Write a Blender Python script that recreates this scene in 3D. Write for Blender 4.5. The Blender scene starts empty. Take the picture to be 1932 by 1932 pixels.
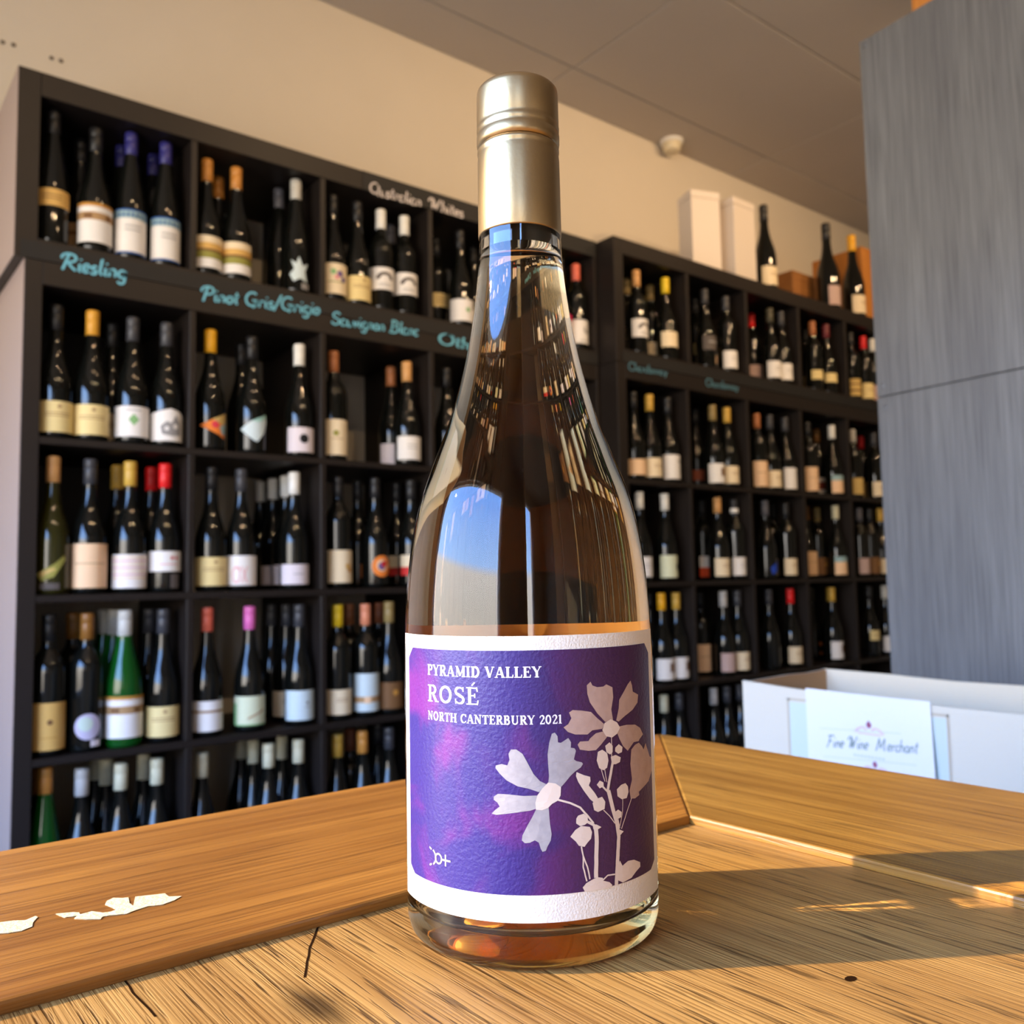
import bpy, bmesh, math, random
from mathutils import Vector, Matrix, Euler
from mathutils.geometry import tessellate_polygon

random.seed(7)
S = bpy.context.scene
COL = S.collection
PI = math.pi

# ------------------------------------------------------------------ camera, exposure, world, lights
EYE = 1.12                                   # eye height above the shop floor, metres
cam = bpy.data.cameras.new('camera')
cam.sensor_width = 36.0
cam.lens = 36.0 * 1680.53 / 1932.0
cam.clip_start = 0.02
yaw, pitch, roll = 0.673157453, 0.0776019487, -0.0184450345
fwd = Vector((math.sin(yaw) * math.cos(pitch), math.cos(yaw) * math.cos(pitch), math.sin(pitch)))
rgt = Vector((math.cos(yaw), -math.sin(yaw), 0))
upv = rgt.cross(fwd)
r2 = rgt * math.cos(roll) + upv * math.sin(roll)
u2 = -rgt * math.sin(roll) + upv * math.cos(roll)
co = bpy.data.objects.new('camera', cam)
co.matrix_world = Matrix(((r2.x, u2.x, -fwd.x, 0), (r2.y, u2.y, -fwd.y, 0), (r2.z, u2.z, -fwd.z, EYE), (0, 0, 0, 1)))
COL.objects.link(co)
S.camera = co
cam.dof.use_dof = True
cam.dof.focus_distance = 0.285
cam.dof.aperture_fstop = 19.0

S.view_settings.view_transform = 'Standard'
S.view_settings.look = 'None'
S.view_settings.exposure = 0.55
S.view_settings.gamma = 1.0
S.view_settings.use_curve_mapping = False
S.cycles.use_denoising = True
S.cycles.max_bounces = 12
S.cycles.transmission_bounces = 12
S.cycles.diffuse_bounces = 4
S.cycles.glossy_bounces = 4
S.cycles.caustics_reflective = False
S.cycles.caustics_refractive = True
S.cycles.sample_clamp_indirect = 6.0
S.cycles.blur_glossy = 0.0

world = bpy.data.worlds.new('world')
S.world = world
world.use_nodes = True
wn = world.node_tree.nodes
wl = world.node_tree.links
wtc = wn.new('ShaderNodeTexCoord')
wsep = wn.new('ShaderNodeSeparateXYZ')
wl.new(wtc.outputs['Generated'], wsep.inputs[0])
wrmp = wn.new('ShaderNodeValToRGB')          # street below the horizon, pale sunlit house fronts above it, blue sky over the roofs
wel = wrmp.color_ramp.elements
wel[0].position, wel[0].color = 0.0, (0.25, 0.22, 0.19, 1)
wel[1].position, wel[1].color = 1.0, (0.16, 0.36, 1.0, 1)
for p_, c_ in ((0.48, (0.30, 0.27, 0.23, 1)), (0.505, (0.56, 0.52, 0.47, 1)), (0.595, (0.62, 0.59, 0.56, 1)), (0.61, (0.36, 0.58, 1.0, 1)), (0.75, (0.2, 0.42, 1.0, 1))):
    e_ = wel.new(p_)
    e_.color = c_
wmad = wn.new('ShaderNodeMath')
wmad.operation = 'MULTIPLY_ADD'
wmad.inputs[1].default_value = 0.5
wmad.inputs[2].default_value = 0.5
wl.new(wsep.outputs['Z'], wmad.inputs[0])
wl.new(wmad.outputs[0], wrmp.inputs[0])
wl.new(wrmp.outputs[0], wn['Background'].inputs[0])
wn['Background'].inputs[1].default_value = 13.5


def light(kind, name, loc, direction, energy, color, **kw):
    l = bpy.data.lights.new(name, kind)
    l.energy = energy
    l.color = color
    for k, v in kw.items():
        setattr(l, k, v)
    o = bpy.data.objects.new(name, l)
    o.location = loc
    o.rotation_euler = Vector(direction).to_track_quat('-Z', 'Y').to_euler()
    COL.objects.link(o)
    return o


SUN_DIR = Vector((0.82, -0.57, -0.554)).normalized()
sun = light('SUN', 'low_sun', (-3, 3, 4), SUN_DIR, 6.2, (1.0, 0.78, 0.47), angle=math.radians(0.7))
sun.data.cycles.is_caustics_light = True
# openings for daylight: the big window in the left wall and the glazed door beside it
WA = (-0.5, 1.78, 0.75, 2.36)                # y0, y1, z0, z1
WB = (-2.1, -1.6, 0.25, 2.7)                  # glazed door farther along the same wall
X0, X1, Y0, YW, ZC = -1.3, 6.4, -3.0, 2.56, EYE + 1.918
for nm, loc, dr, sx, sy in (('portal_side', (X0 - 0.06, (WA[0] + WA[1]) / 2, (WA[2] + WA[3]) / 2), (1, 0, 0), WA[1] - WA[0], WA[3] - WA[2]),
                            ('portal_door', (X0 - 0.06, (WB[0] + WB[1]) / 2, (WB[2] + WB[3]) / 2), (1, 0, 0), WB[1] - WB[0], WB[3] - WB[2])):
    o = light('AREA', nm, loc, dr, 1.0, (1, 1, 1), shape='RECTANGLE', size=sx, size_y=sy)
    o.data.cycles.is_portal = True
# warm track spots that wash the wine wall, under the ceiling
for k, (sx, sy, tx, e) in enumerate(((0.55, 0.75, 0.6, 5), (1.45, 0.75, 1.7, 17), (2.3, 0.75, 2.5, 23), (3.15, 0.75, 3.3, 23), (4.0, 0.75, 4.1, 18))):
    light('SPOT', 'track_spot', (sx, sy, 2.93), (tx - sx, 2.45 - sy, 2.35 - 2.93), e, (1.0, 0.66, 0.36),
          spot_size=math.radians(95), spot_blend=0.9, shadow_soft_size=0.02)
for k, (sx, tx, e) in enumerate(((0.1, 0.5, 12), (1.0, 1.4, 18), (1.9, 2.2, 20), (2.8, 3.1, 20))):
    light('SPOT', 'track_spot', (sx, -0.35, 2.95), (tx - sx, 2.8, 1.9 - 2.95), e, (1.0, 0.68, 0.38), spot_size=math.radians(80), spot_blend=0.9, shadow_soft_size=0.02)


# ------------------------------------------------------------------ helpers
def lin(c):
    c = c / 255.0
    return c / 12.92 if c <= 0.04045 else ((c + 0.055) / 1.055) ** 2.4


def rgb(r, g, b):
    return (lin(r), lin(g), lin(b), 1.0)


MATS = {}


def mat(name, color=(0.5, 0.5, 0.5, 1), rough=0.5, metal=0.0, spec=0.5, coat=0.0, bump=0.0, bscale=200.0, var=0.0, vscale=6.0):
    """plain procedural surface: colour with slight noise variation and a fine relief"""
    if name in MATS:
        return MATS[name]
    m = bpy.data.materials.new(name)
    m.use_nodes = True
    n = m.node_tree.nodes
    L = m.node_tree.links
    b = n['Principled BSDF']
    b.inputs['Base Color'].default_value = color
    b.inputs['Roughness'].default_value = rough
    b.inputs['Metallic'].default_value = metal
    b.inputs['Specular IOR Level'].default_value = spec
    b.inputs['Coat Weight'].default_value = coat
    tc = n.new('ShaderNodeTexCoord')
    if var > 0:
        t = n.new('ShaderNodeTexNoise')
        t.inputs['Scale'].default_value = vscale
        t.inputs['Detail'].default_value = 5
        L.new(tc.outputs['Object'], t.inputs['Vector'])
        x = n.new('ShaderNodeMix')
        x.data_type = 'RGBA'
        x.inputs['A'].default_value = tuple(c * (1 - var) for c in color[:3]) + (1,)
        x.inputs['B'].default_value = tuple(min(1, c * (1 + var)) for c in color[:3]) + (1,)
        L.new(t.outputs['Fac'], x.inputs['Factor'])
        L.new(x.outputs['Result'], b.inputs['Base Color'])
    if bump > 0:
        t2 = n.new('ShaderNodeTexNoise')
        t2.inputs['Scale'].default_value = bscale
        t2.inputs['Detail'].default_value = 3
        L.new(tc.outputs['Object'], t2.inputs['Vector'])
        bp = n.new('ShaderNodeBump')
        bp.inputs['Strength'].default_value = bump
        bp.inputs['Distance'].default_value = 0.002
        L.new(t2.outputs['Fac'], bp.inputs['Height'])
        L.new(bp.outputs['Normal'], b.inputs['Normal'])
    MATS[name] = m
    return m


def wood(name, light_c, dark_c, axis, rough=0.5, pore=(300.0, 9.0), pore_amt=0.55, bump=0.35, knot=None, stain=0.25, spec=0.4):
    """sawn timber, grain along the given axis ('X', 'Y' or 'Z'): broad bands, fine streaks and open dark pores"""
    m = bpy.data.materials.new(name)
    m.use_nodes = True
    n = m.node_tree.nodes
    L = m.node_tree.links
    b = n['Principled BSDF']
    b.inputs['Roughness'].default_value = rough
    b.inputs['Specular IOR Level'].default_value = spec
    tc = n.new('ShaderNodeTexCoord')

    def noise(across, along, detail=4, dist=0.0):
        mp = n.new('ShaderNodeMapping')
        sc = [across, across, across]
        sc['XYZ'.index(axis)] = along
        mp.inputs['Scale'].default_value = sc
        L.new(tc.outputs['Object'], mp.inputs['Vector'])
        t = n.new('ShaderNodeTexNoise')
        t.inputs['Scale'].default_value = 1.0
        t.inputs['Detail'].default_value = detail
        t.inputs['Distortion'].default_value = dist
        L.new(mp.outputs['Vector'], t.inputs['Vector'])
        return t.outputs['Fac']

    def ramp(v, a, c):
        r = n.new('ShaderNodeMapRange')
        r.interpolation_type = 'SMOOTHSTEP'
        r.inputs['From Min'].default_value = a
        r.inputs['From Max'].default_value = c
        L.new(v, r.inputs['Value'])
        return r.outputs['Result']

    def mixc(f, A, B):
        x = n.new('ShaderNodeMix')
        x.data_type = 'RGBA'
        L.new(f, x.inputs['Factor'])
        for s, v in (('A', A), ('B', B)):
            if isinstance(v, tuple):
                x.inputs[s].default_value = v
            else:
                L.new(v, x.inputs[s])
        return x.outputs['Result']

    def math_(op, a, bb):
        x = n.new('ShaderNodeMath')
        x.operation = op
        for i, v in enumerate((a, bb)):
            if isinstance(v, (int, float)):
                x.inputs[i].default_value = v
            else:
                L.new(v, x.inputs[i])
        return x.outputs[0]

    band = ramp(noise(22, 1.4, 3, 0.6), 0.3, 0.7)
    streak = ramp(noise(130, 4.0, 4, 0.3), 0.35, 0.7)
    pores = ramp(noise(pore[0], pore[1], 2, 0.1), 0.57, 0.70)
    fine = ramp(noise(pore[0] * 1.5, 7.0, 3, 0.15), 0.42, 0.66)
    blot = ramp(noise(9, 5, 4), 0.45, 0.75)
    mid = tuple(a * 0.6 + c * 0.4 for a, c in zip(light_c, dark_c))
    c = mixc(band, light_c, mid)
    c = mixc(math_('MULTIPLY', streak, 0.5), c, dark_c)
    c = mixc(math_('MULTIPLY', blot, stain), c, dark_c)
    c = mixc(math_('MULTIPLY', fine, 0.45), c, tuple(v * 0.7 for v in dark_c[:3]) + (1,))
    pd = tuple(v * 0.22 for v in dark_c[:3]) + (1,)
    c = mixc(math_('MULTIPLY', pores, pore_amt), c, pd)
    if knot:
        for (kx, ky, kr, ks) in knot:
            mp = n.new('ShaderNodeMapping')
            mp.inputs['Location'].default_value = (-kx, -ky, 0)
            L.new(tc.outputs['Object'], mp.inputs['Vector'])
            mp2 = n.new('ShaderNodeMapping')
            sc = [1 / kr, 1 / kr, 0]
            sc['XYZ'.index(axis)] = 0.45 / kr
            mp2.inputs['Scale'].default_value = sc
            L.new(mp.outputs['Vector'], mp2.inputs['Vector'])
            ln = n.new('ShaderNodeVectorMath')
            ln.operation = 'LENGTH'
            L.new(mp2.outputs['Vector'], ln.inputs[0])
            dd = math_('ADD', ln.outputs['Value'], math_('MULTIPLY', noise(160, 30, 3), 0.9))
            f = ramp(dd, 1.45, 0.5)
            c = mixc(math_('MULTIPLY', f, ks), c, tuple(v * 0.12 for v in dark_c[:3]) + (1,))
    L.new(c, b.inputs['Base Color'])
    h = math_('SUBTRACT', math_('MULTIPLY', fine, -0.5), pores)
    bp = n.new('ShaderNodeBump')
    bp.inputs['Strength'].default_value = bump
    bp.inputs['Distance'].default_value = 0.0007
    L.new(h, bp.inputs['Height'])
    L.new(bp.outputs['Normal'], b.inputs['Normal'])
    return m


def obj(name, bm, mats, parent=None, smooth=False, loc=None):
    if isinstance(bm, bmesh.types.BMesh):
        me = bpy.data.meshes.new(name)
        bm.normal_update()
        bm.to_mesh(me)
        bm.free()
    else:
        me = bm
    if mats is not None:
        if len(me.materials):
            me.materials.clear()
        for m in (mats if isinstance(mats, (list, tuple)) else [mats]):
            me.materials.append(m)
    if smooth:
        for p in me.polygons:
            p.use_smooth = True
    o = bpy.data.objects.new(name, me)
    COL.objects.link(o)
    if parent:
        o.parent = parent
    if loc:
        o.location = loc
    return o


def empty(name, loc=(0, 0, 0), rz=0.0):
    o = bpy.data.objects.new(name, None)
    o.empty_display_size = 0.05
    o.location = loc
    o.rotation_euler = (0, 0, rz)
    COL.objects.link(o)
    return o


def tag(o, label, cat, group=None):
    o['label'] = label
    o['category'] = cat
    if group:
        o['group'] = group
    return o


def struct(o, label=None):
    o['kind'] = 'structure'
    if label:
        o['label'] = label
    return o


def box(bm, x0, x1, y0, y1, z0, z1, bevel=0.0, mi=0):
    vs = [bm.verts.new((x, y, z)) for x in (x0, x1) for y in (y0, y1) for z in (z0, z1)]
    F = [(0, 1, 3, 2), (4, 6, 7, 5), (0, 4, 5, 1), (2, 3, 7, 6), (0, 2, 6, 4), (1, 5, 7, 3)]
    fs = [bm.faces.new([vs[i] for i in f]) for f in F]
    for f in fs:
        f.material_index = mi
    if bevel > 0:
        es = list({e for f in fs for e in f.edges})
        bmesh.ops.bevel(bm, geom=es, offset=bevel, segments=1, affect='EDGES', profile=0.5)
    return bm


def new_box(*a, **k):
    return box(bmesh.new(), *a, **k)


def lathe(bm, prof, seg=32, mi=0, a0=0.0):
    """revolve (radius, height) pairs about Z"""
    rings = []
    for r, z in prof:
        if r < 1e-6:
            rings.append([bm.verts.new((0, 0, z))])
        else:
            rings.append([bm.verts.new((r * math.cos(a0 + 2 * PI * i / seg), r * math.sin(a0 + 2 * PI * i / seg), z)) for i in range(seg)])
    for A, B in zip(rings, rings[1:]):
        for i in range(seg):
            j = (i + 1) % seg
            if len(A) == 1 and len(B) == 1:
                continue
            if len(A) == 1:
                f = bm.faces.new((A[0], B[j], B[i]))
            elif len(B) == 1:
                f = bm.faces.new((A[i], A[j], B[0]))
            else:
                f = bm.faces.new((A[i], A[j], B[j], B[i]))
            f.material_index = mi
            f.smooth = True
    return bm


def spline(pts, n):
    """Catmull-Rom through the points"""
    out = []
    P = [pts[0]] + list(pts) + [pts[-1]]
    for i in range(1, len(P) - 2):
        for k in range(n):
            t = k / n
            q = []
            for d in range(len(pts[0])):
                a, b, c, e = P[i - 1][d], P[i][d], P[i + 1][d], P[i + 2][d]
                q.append(0.5 * (2 * b + (c - a) * t + (2 * a - 5 * b + 4 * c - e) * t * t + (3 * b - a - 3 * c + e) * t ** 3))
            out.append(tuple(q))
    out.append(tuple(pts[-1]))
    return out


# ------------------------------------------------------------------ flat artwork: ribbons and polygons in a (u, v) plane
def ribbon(pts, w):
    """quads following a polyline, with square ends"""
    out = []
    for i in range(1, len(pts) - 1):
        ax, ay = pts[i][0] - pts[i - 1][0], pts[i][1] - pts[i - 1][1]
        bx, by = pts[i + 1][0] - pts[i][0], pts[i + 1][1] - pts[i][1]
        if ax * bx + ay * by < 0.55 * math.hypot(ax, ay) * math.hypot(bx, by):
            return ribbon(pts[:i + 1], w) + ribbon(pts[i:], w)
    L, R = [], []
    n = len(pts)
    for i, p in enumerate(pts):
        a = pts[max(0, i - 1)]
        b = pts[min(n - 1, i + 1)]
        dx, dy = b[0] - a[0], b[1] - a[1]
        d = math.hypot(dx, dy) or 1.0
        nx, ny = -dy / d * w / 2, dx / d * w / 2
        L.append((p[0] + nx, p[1] + ny))
        R.append((p[0] - nx, p[1] - ny))
    for i in range(n - 1):
        out.append([R[i], R[i + 1], L[i + 1], L[i]])
    return out


def arc(cx, cy, rx, ry, a0, a1, n=10):
    return [(cx + rx * math.cos(math.radians(a0 + (a1 - a0) * i / n)), cy + ry * math.sin(math.radians(a0 + (a1 - a0) * i / n))) for i in range(n + 1)]


def put_poly(bm, poly, fmap, mi=0, maxlen=None):
    """triangulate a (u, v) polygon, refine it so it can bend, then map it into space"""
    tris = tessellate_polygon([[Vector((p[0], p[1], 0)) for p in poly]])
    T = [[poly[i] for i in t] for t in tris]
    if maxlen:
        done = []
        while T:
            t = T.pop()
            ls = [(math.dist(t[i], t[(i + 1) % 3]), i) for i in range(3)]
            l, i = max(ls)
            if l > maxlen and len(done) + len(T) < 4000:
                a, b, c = t[i], t[(i + 1) % 3], t[(i + 2) % 3]
                m = ((a[0] + b[0]) / 2, (a[1] + b[1]) / 2)
                T += [[a, m, c], [m, b, c]]
            else:
                done.append(t)
        T = done
    for t in T:
        area = (t[1][0] - t[0][0]) * (t[2][1] - t[0][1]) - (t[2][0] - t[0][0]) * (t[1][1] - t[0][1])
        if abs(area) < 1e-14:
            continue
        if area < 0:
            t = [t[0], t[2], t[1]]
        f = bm.faces.new([bm.verts.new(fmap(*p)) for p in t])
        f.material_index = mi
        f.smooth = True


# roman lettering: thick and thin strokes with bracketed serifs, cap height 1
TK, TN, SR = 0.205, 0.085, 0.075


def serif(x, y, w=0.3):
    return (SR, [(x - w / 2, y + (SR / 2 if y < 0.5 else -SR / 2)), (x + w / 2, y + (SR / 2 if y < 0.5 else -SR / 2))])


def stem(x, w=TK, sw=0.36):
    return [(w, [(x, 0), (x, 1)]), serif(x, 0, sw), serif(x, 1, sw)]


ROMAN = {
    'I': (0.46, stem(0.22)),
    'P': (0.74, stem(0.22) + [(TN, [(0.2, 0.955), (0.42, 0.955)]), (0.17, arc(0.42, 0.72, 0.2, 0.22, 90, -90)), (TN, [(0.2, 0.5), (0.42, 0.5)])]),
    'R': (0.84, stem(0.22) + [(TN, [(0.2, 0.955), (0.42, 0.955)]), (0.17, arc(0.42, 0.73, 0.2, 0.22, 90, -90)), (TN, [(0.2, 0.51), (0.42, 0.51)]), (0.19, [(0.42, 0.5), (0.68, 0.04)]), serif(0.72, 0, 0.26)]),
    'Y': (0.84, [(0.19, [(0.14, 0.97), (0.42, 0.46)]), (TN, [(0.7, 0.97), (0.44, 0.46)]), (TK, [(0.42, 0), (0.42, 0.5)]), serif(0.42, 0, 0.36), serif(0.13, 1, 0.28), serif(0.7, 1, 0.24)]),
    'A': (0.9, [(TN, [(0.14, 0.02), (0.43, 0.98)]), (0.2, [(0.46, 0.98), (0.73, 0.02)]), (TN, [(0.24, 0.3), (0.62, 0.3)]), serif(0.14, 0, 0.26), serif(0.73, 0, 0.3)]),
    'M': (1.08, [(TN, [(0.2, 0), (0.2, 1)]), (0.2, [(0.2, 0.97), (0.53, 0.1)]), (TN, [(0.53, 0.1), (0.86, 0.97)]), (TK, [(0.86, 0), (0.86, 1)]), serif(0.19, 0, 0.28), serif(0.86, 0, 0.36), serif(0.15, 1, 0.2), serif(0.91, 1, 0.24)]),
    'D': (0.88, stem(0.22) + [(TN, [(0.2, 0.955), (0.4, 0.955)]), (0.19, arc(0.4, 0.5, 0.32, 0.45, 90, -90, 14)), (TN, [(0.2, 0.045), (0.4, 0.045)])]),
    'V': (0.84, [(0.2, [(0.14, 0.98), (0.42, 0.02)]), (TN, [(0.43, 0.02), (0.7, 0.98)]), serif(0.13, 1, 0.3), serif(0.71, 1, 0.24)]),
    'L': (0.72, stem(0.22) + [(TN, [(0.2, 0.045), (0.62, 0.045)]), (0.09, [(0.62, 0.0), (0.66, 0.28)])]),
    'E': (0.76, stem(0.22) + [(TN, [(0.2, 0.955), (0.6, 0.955)]), (TN, [(0.2, 0.52), (0.5, 0.52)]), (TN, [(0.2, 0.045), (0.62, 0.045)]), (0.08, [(0.6, 1.0), (0.63, 0.76)]), (0.08, [(0.62, 0.0), (0.67, 0.26)]), (0.07, [(0.5, 0.4), (0.5, 0.64)])]),
    'O': (0.96, [(0.19, arc(0.46, 0.5, 0.32, 0.44, 60, 300, 16)), (0.19, arc(0.46, 0.5, 0.32, 0.44, -120, 120, 16)), (0.1, arc(0.46, 0.5, 0.32, 0.45, 0, 360, 24))]),
    'S': (0.7, [(0.1, arc(0.36, 0.74, 0.22, 0.21, 30, 120, 8)), (0.17, arc(0.36, 0.74, 0.22, 0.21, 110, 240, 10)), (0.2, [(0.24, 0.58), (0.47, 0.43)]), (0.17, arc(0.36, 0.26, 0.22, 0.21, 60, -70, 10)), (0.1, arc(0.36, 0.26, 0.22, 0.21, -60, -150, 8)), (0.07, [(0.56, 0.98), (0.57, 0.72)]), (0.07, [(0.14, 0.02), (0.13, 0.3)])]),
    'N': (0.96, [(TN, [(0.2, 0), (0.2, 1)]), (0.2, [(0.2, 0.97), (0.74, 0.05)]), (TN, [(0.75, 0.0), (0.75, 1)]), serif(0.19, 0, 0.28), serif(0.14, 1, 0.22), serif(0.76, 1, 0.28)]),
    'T': (0.8, [(TK, [(0.4, 0), (0.4, 0.96)]), serif(0.4, 0, 0.36), (TN, [(0.08, 0.955), (0.72, 0.955)]), (0.08, [(0.1, 1.0), (0.08, 0.74)]), (0.08, [(0.7, 1.0), (0.72, 0.74)])]),
    'H': (0.98, stem(0.22) + stem(0.76) + [(TN, [(0.22, 0.52), (0.76, 0.52)])]),
    'C': (0.82, [(0.19, arc(0.46, 0.5, 0.32, 0.44, 110, 250, 14)), (0.1, arc(0.46, 0.5, 0.32, 0.45, 35, 120, 8)), (0.1, arc(0.46, 0.5, 0.32, 0.45, 240, 325, 8)), (0.08, [(0.72, 0.98), (0.73, 0.7)])]),
    'B': (0.82, stem(0.22) + [(TN, [(0.2, 0.955), (0.4, 0.955)]), (0.17, arc(0.4, 0.745, 0.18, 0.21, 90, -90)), (TN, [(0.2, 0.53), (0.42, 0.53)]), (0.18, arc(0.42, 0.285, 0.22, 0.24, 90, -90)), (TN, [(0.2, 0.045), (0.42, 0.045)])]),
    'U': (0.94, [(TK, [(0.22, 0.98), (0.22, 0.36)]), (0.14, arc(0.46, 0.34, 0.25, 0.29, 180, 360, 12)), (TN, [(0.71, 0.34), (0.71, 0.98)]), serif(0.22, 1, 0.34), serif(0.71, 1, 0.26)]),
    '2': (0.66, [(0.1, arc(0.31, 0.73, 0.2, 0.22, 190, 80, 8)), (0.18, arc(0.31, 0.73, 0.2, 0.22, 90, -40, 8)), (0.12, [(0.47, 0.6), (0.14, 0.08)]), (0.13, [(0.1, 0.065), (0.56, 0.065)]), (0.07, [(0.56, 0.0), (0.58, 0.24)])]),
    '0': (0.72, [(0.17, arc(0.34, 0.5, 0.23, 0.44, 60, 300, 14)), (0.17, arc(0.34, 0.5, 0.23, 0.44, -120, 120, 14)), (0.09, arc(0.34, 0.5, 0.23, 0.45, 0, 360, 20))]),
    '1': (0.5, [(0.19, [(0.25, 0), (0.25, 0.98)]), serif(0.25, 0, 0.36), (0.09, [(0.25, 0.95), (0.07, 0.84)])]),
    ' ': (0.42, []),
}
ROMAN['\u00c9'] = (ROMAN['E'][0], ROMAN['E'][1] + [(0.09, [(0.34, 1.09), (0.5, 1.28)])])

# brushy handwriting, x height about 0.5, cap height 1, one pen width
PEN = 0.125


def h(*strokes):
    return [(PEN, s) for s in strokes]


SCRIPT = {
    'R': (0.78, h(arc(0.34, 0.72, 0.34, 0.24, 200, -90, 14), [(0.32, 0.92), (0.22, 0.45), (0.12, -0.02)], [(0.3, 0.48), (0.52, 0.2), (0.74, 0.02)])),
    'P': (0.72, h(arc(0.34, 0.7, 0.34, 0.26, 205, -95, 14), [(0.32, 0.9), (0.24, 0.45), (0.16, -0.05)])),
    'G': (0.8, h(arc(0.4, 0.5, 0.36, 0.46, 50, 330, 16), [(0.42, 0.42), (0.74, 0.42)], [(0.7, 0.42), (0.66, 0.1), (0.5, -0.08)])),
    'S': (0.66, h(arc(0.36, 0.73, 0.24, 0.23, 20, 250, 10) + arc(0.32, 0.26, 0.26, 0.25, 75, -170, 12))),
    'B': (0.76, h([(0.22, 0.96), (0.16, 0.0)], arc(0.26, 0.73, 0.34, 0.24, 120, -85, 10), arc(0.26, 0.25, 0.42, 0.26, 85, -130, 12))),
    'O': (0.86, h(arc(0.42, 0.48, 0.36, 0.46, 90, 450, 18), arc(0.5, 0.7, 0.3, 0.22, 120, 20, 6))),
    'A': (0.86, h(arc(0.4, 0.52, 0.34, 0.42, 60, 400, 18), [(0.62, 0.3), (0.76, -0.05)])),
    'W': (0.98, h(arc(0.2, 0.72, 0.2, 0.22, 200, -20, 10), [(0.28, 0.86), (0.3, 0.05), (0.52, 0.66), (0.58, 0.05), (0.86, 0.98)])),
    'C': (0.7, h(arc(0.42, 0.48, 0.36, 0.46, 45, 320, 16))),
    'F': (0.7, h([(0.3, 0.92), (0.26, 0.4), (0.1, -0.05)], [(0.08, 0.86), (0.3, 0.95), (0.7, 0.92)], [(0.18, 0.48), (0.52, 0.5)])),
    'M': (1.16, h([(0.04, 0.02), (0.14, 0.04), (0.26, 0.95), (0.5, 0.2), (0.8, 0.95), (0.86, 0.06), (1.0, 0.04)])),
    'a': (0.46, h(arc(0.22, 0.24, 0.17, 0.24, 60, 400, 12), [(0.38, 0.46), (0.38, 0.1), (0.47, 0.0)])),
    'b': (0.44, h([(0.1, 0.95), (0.08, 0.05)], arc(0.22, 0.22, 0.16, 0.23, 150, -170, 12))),
    'c': (0.38, h(arc(0.22, 0.24, 0.17, 0.24, 50, 320, 10))),
    'd': (0.48, h(arc(0.2, 0.24, 0.17, 0.24, 60, 400, 12), [(0.4, 0.95), (0.37, 0.0)])),
    'e': (0.4, h([(0.06, 0.22), (0.36, 0.3)] + arc(0.2, 0.26, 0.16, 0.24, 10, 320, 12))),
    'g': (0.46, h(arc(0.22, 0.26, 0.17, 0.22, 60, 400, 12), [(0.38, 0.46), (0.38, -0.15)] + arc(0.22, -0.16, 0.16, 0.16, 0, -170, 8))),
    'h': (0.48, h([(0.1, 0.95), (0.08, 0.0)], [(0.09, 0.25)] + arc(0.24, 0.28, 0.14, 0.19, 170, 0, 8) + [(0.38, 0.0)])),
    'i': (0.24, h([(0.1, 0.46), (0.1, 0.08), (0.2, 0.0)], [(0.13, 0.68), (0.13, 0.76)])),
    'l': (0.26, h([(0.14, 0.95), (0.1, 0.2), (0.22, 0.0)])),
    'm': (0.7, h([(0.08, 0.46), (0.08, 0.0)], arc(0.2, 0.28, 0.12, 0.18, 180, 0, 8) + [(0.32, 0.0)], arc(0.45, 0.28, 0.13, 0.18, 180, 0, 8) + [(0.58, 0.0)])),
    'n': (0.48, h([(0.09, 0.46), (0.08, 0.0)], [(0.09, 0.26)] + arc(0.23, 0.28, 0.14, 0.18, 170, 0, 8) + [(0.38, 0.02)])),
    'o': (0.42, h(arc(0.21, 0.24, 0.16, 0.23, 90, 450, 14))),
    'r': (0.36, h([(0.09, 0.46), (0.08, 0.0)], [(0.09, 0.28)] + arc(0.22, 0.28, 0.13, 0.17, 170, 40, 7))),
    's': (0.36, h(arc(0.19, 0.36, 0.12, 0.11, 30, 250, 8) + arc(0.17, 0.12, 0.13, 0.13, 70, -160, 8))),
    't': (0.34, h([(0.16, 0.8), (0.14, 0.12), (0.26, 0.0)], [(0.02, 0.54), (0.3, 0.57)])),
    'u': (0.46, h([(0.08, 0.46)] + arc(0.22, 0.18, 0.14, 0.18, 180, 360, 8) + [(0.37, 0.46), (0.38, 0.0)])),
    'v': (0.42, h([(0.05, 0.46), (0.2, 0.0), (0.36, 0.48)])),
    'y': (0.44, h([(0.06, 0.46), (0.2, 0.08)], [(0.38, 0.46), (0.16, -0.28)])),
    '/': (0.44, h([(0.02, -0.12), (0.4, 1.05)])),
    'X': (0.7, h([(0.08, 0.98), (0.6, 0.0)], [(0.6, 0.98), (0.08, 0.0)])),
    ' ': (0.34, []),
}


def text_quads(font, s, size, width=None, slant=0.0, pen=1.0):
    """polygons of a line of lettering, left end at u = 0, base line v = 0; width stretches the line to fit"""
    x = 0.0
    out = []
    for ch in s:
        adv, strokes = font[ch]
        for w, pts in strokes:
            for q in ribbon([(p[0] + x, p[1]) for p in pts], w * pen):
                out.append(q)
        x += adv
    k = size if width is None else width / x
    return [[(p[0] * k + slant * p[1] * size, p[1] * size) for p in q] for q in out]


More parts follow.
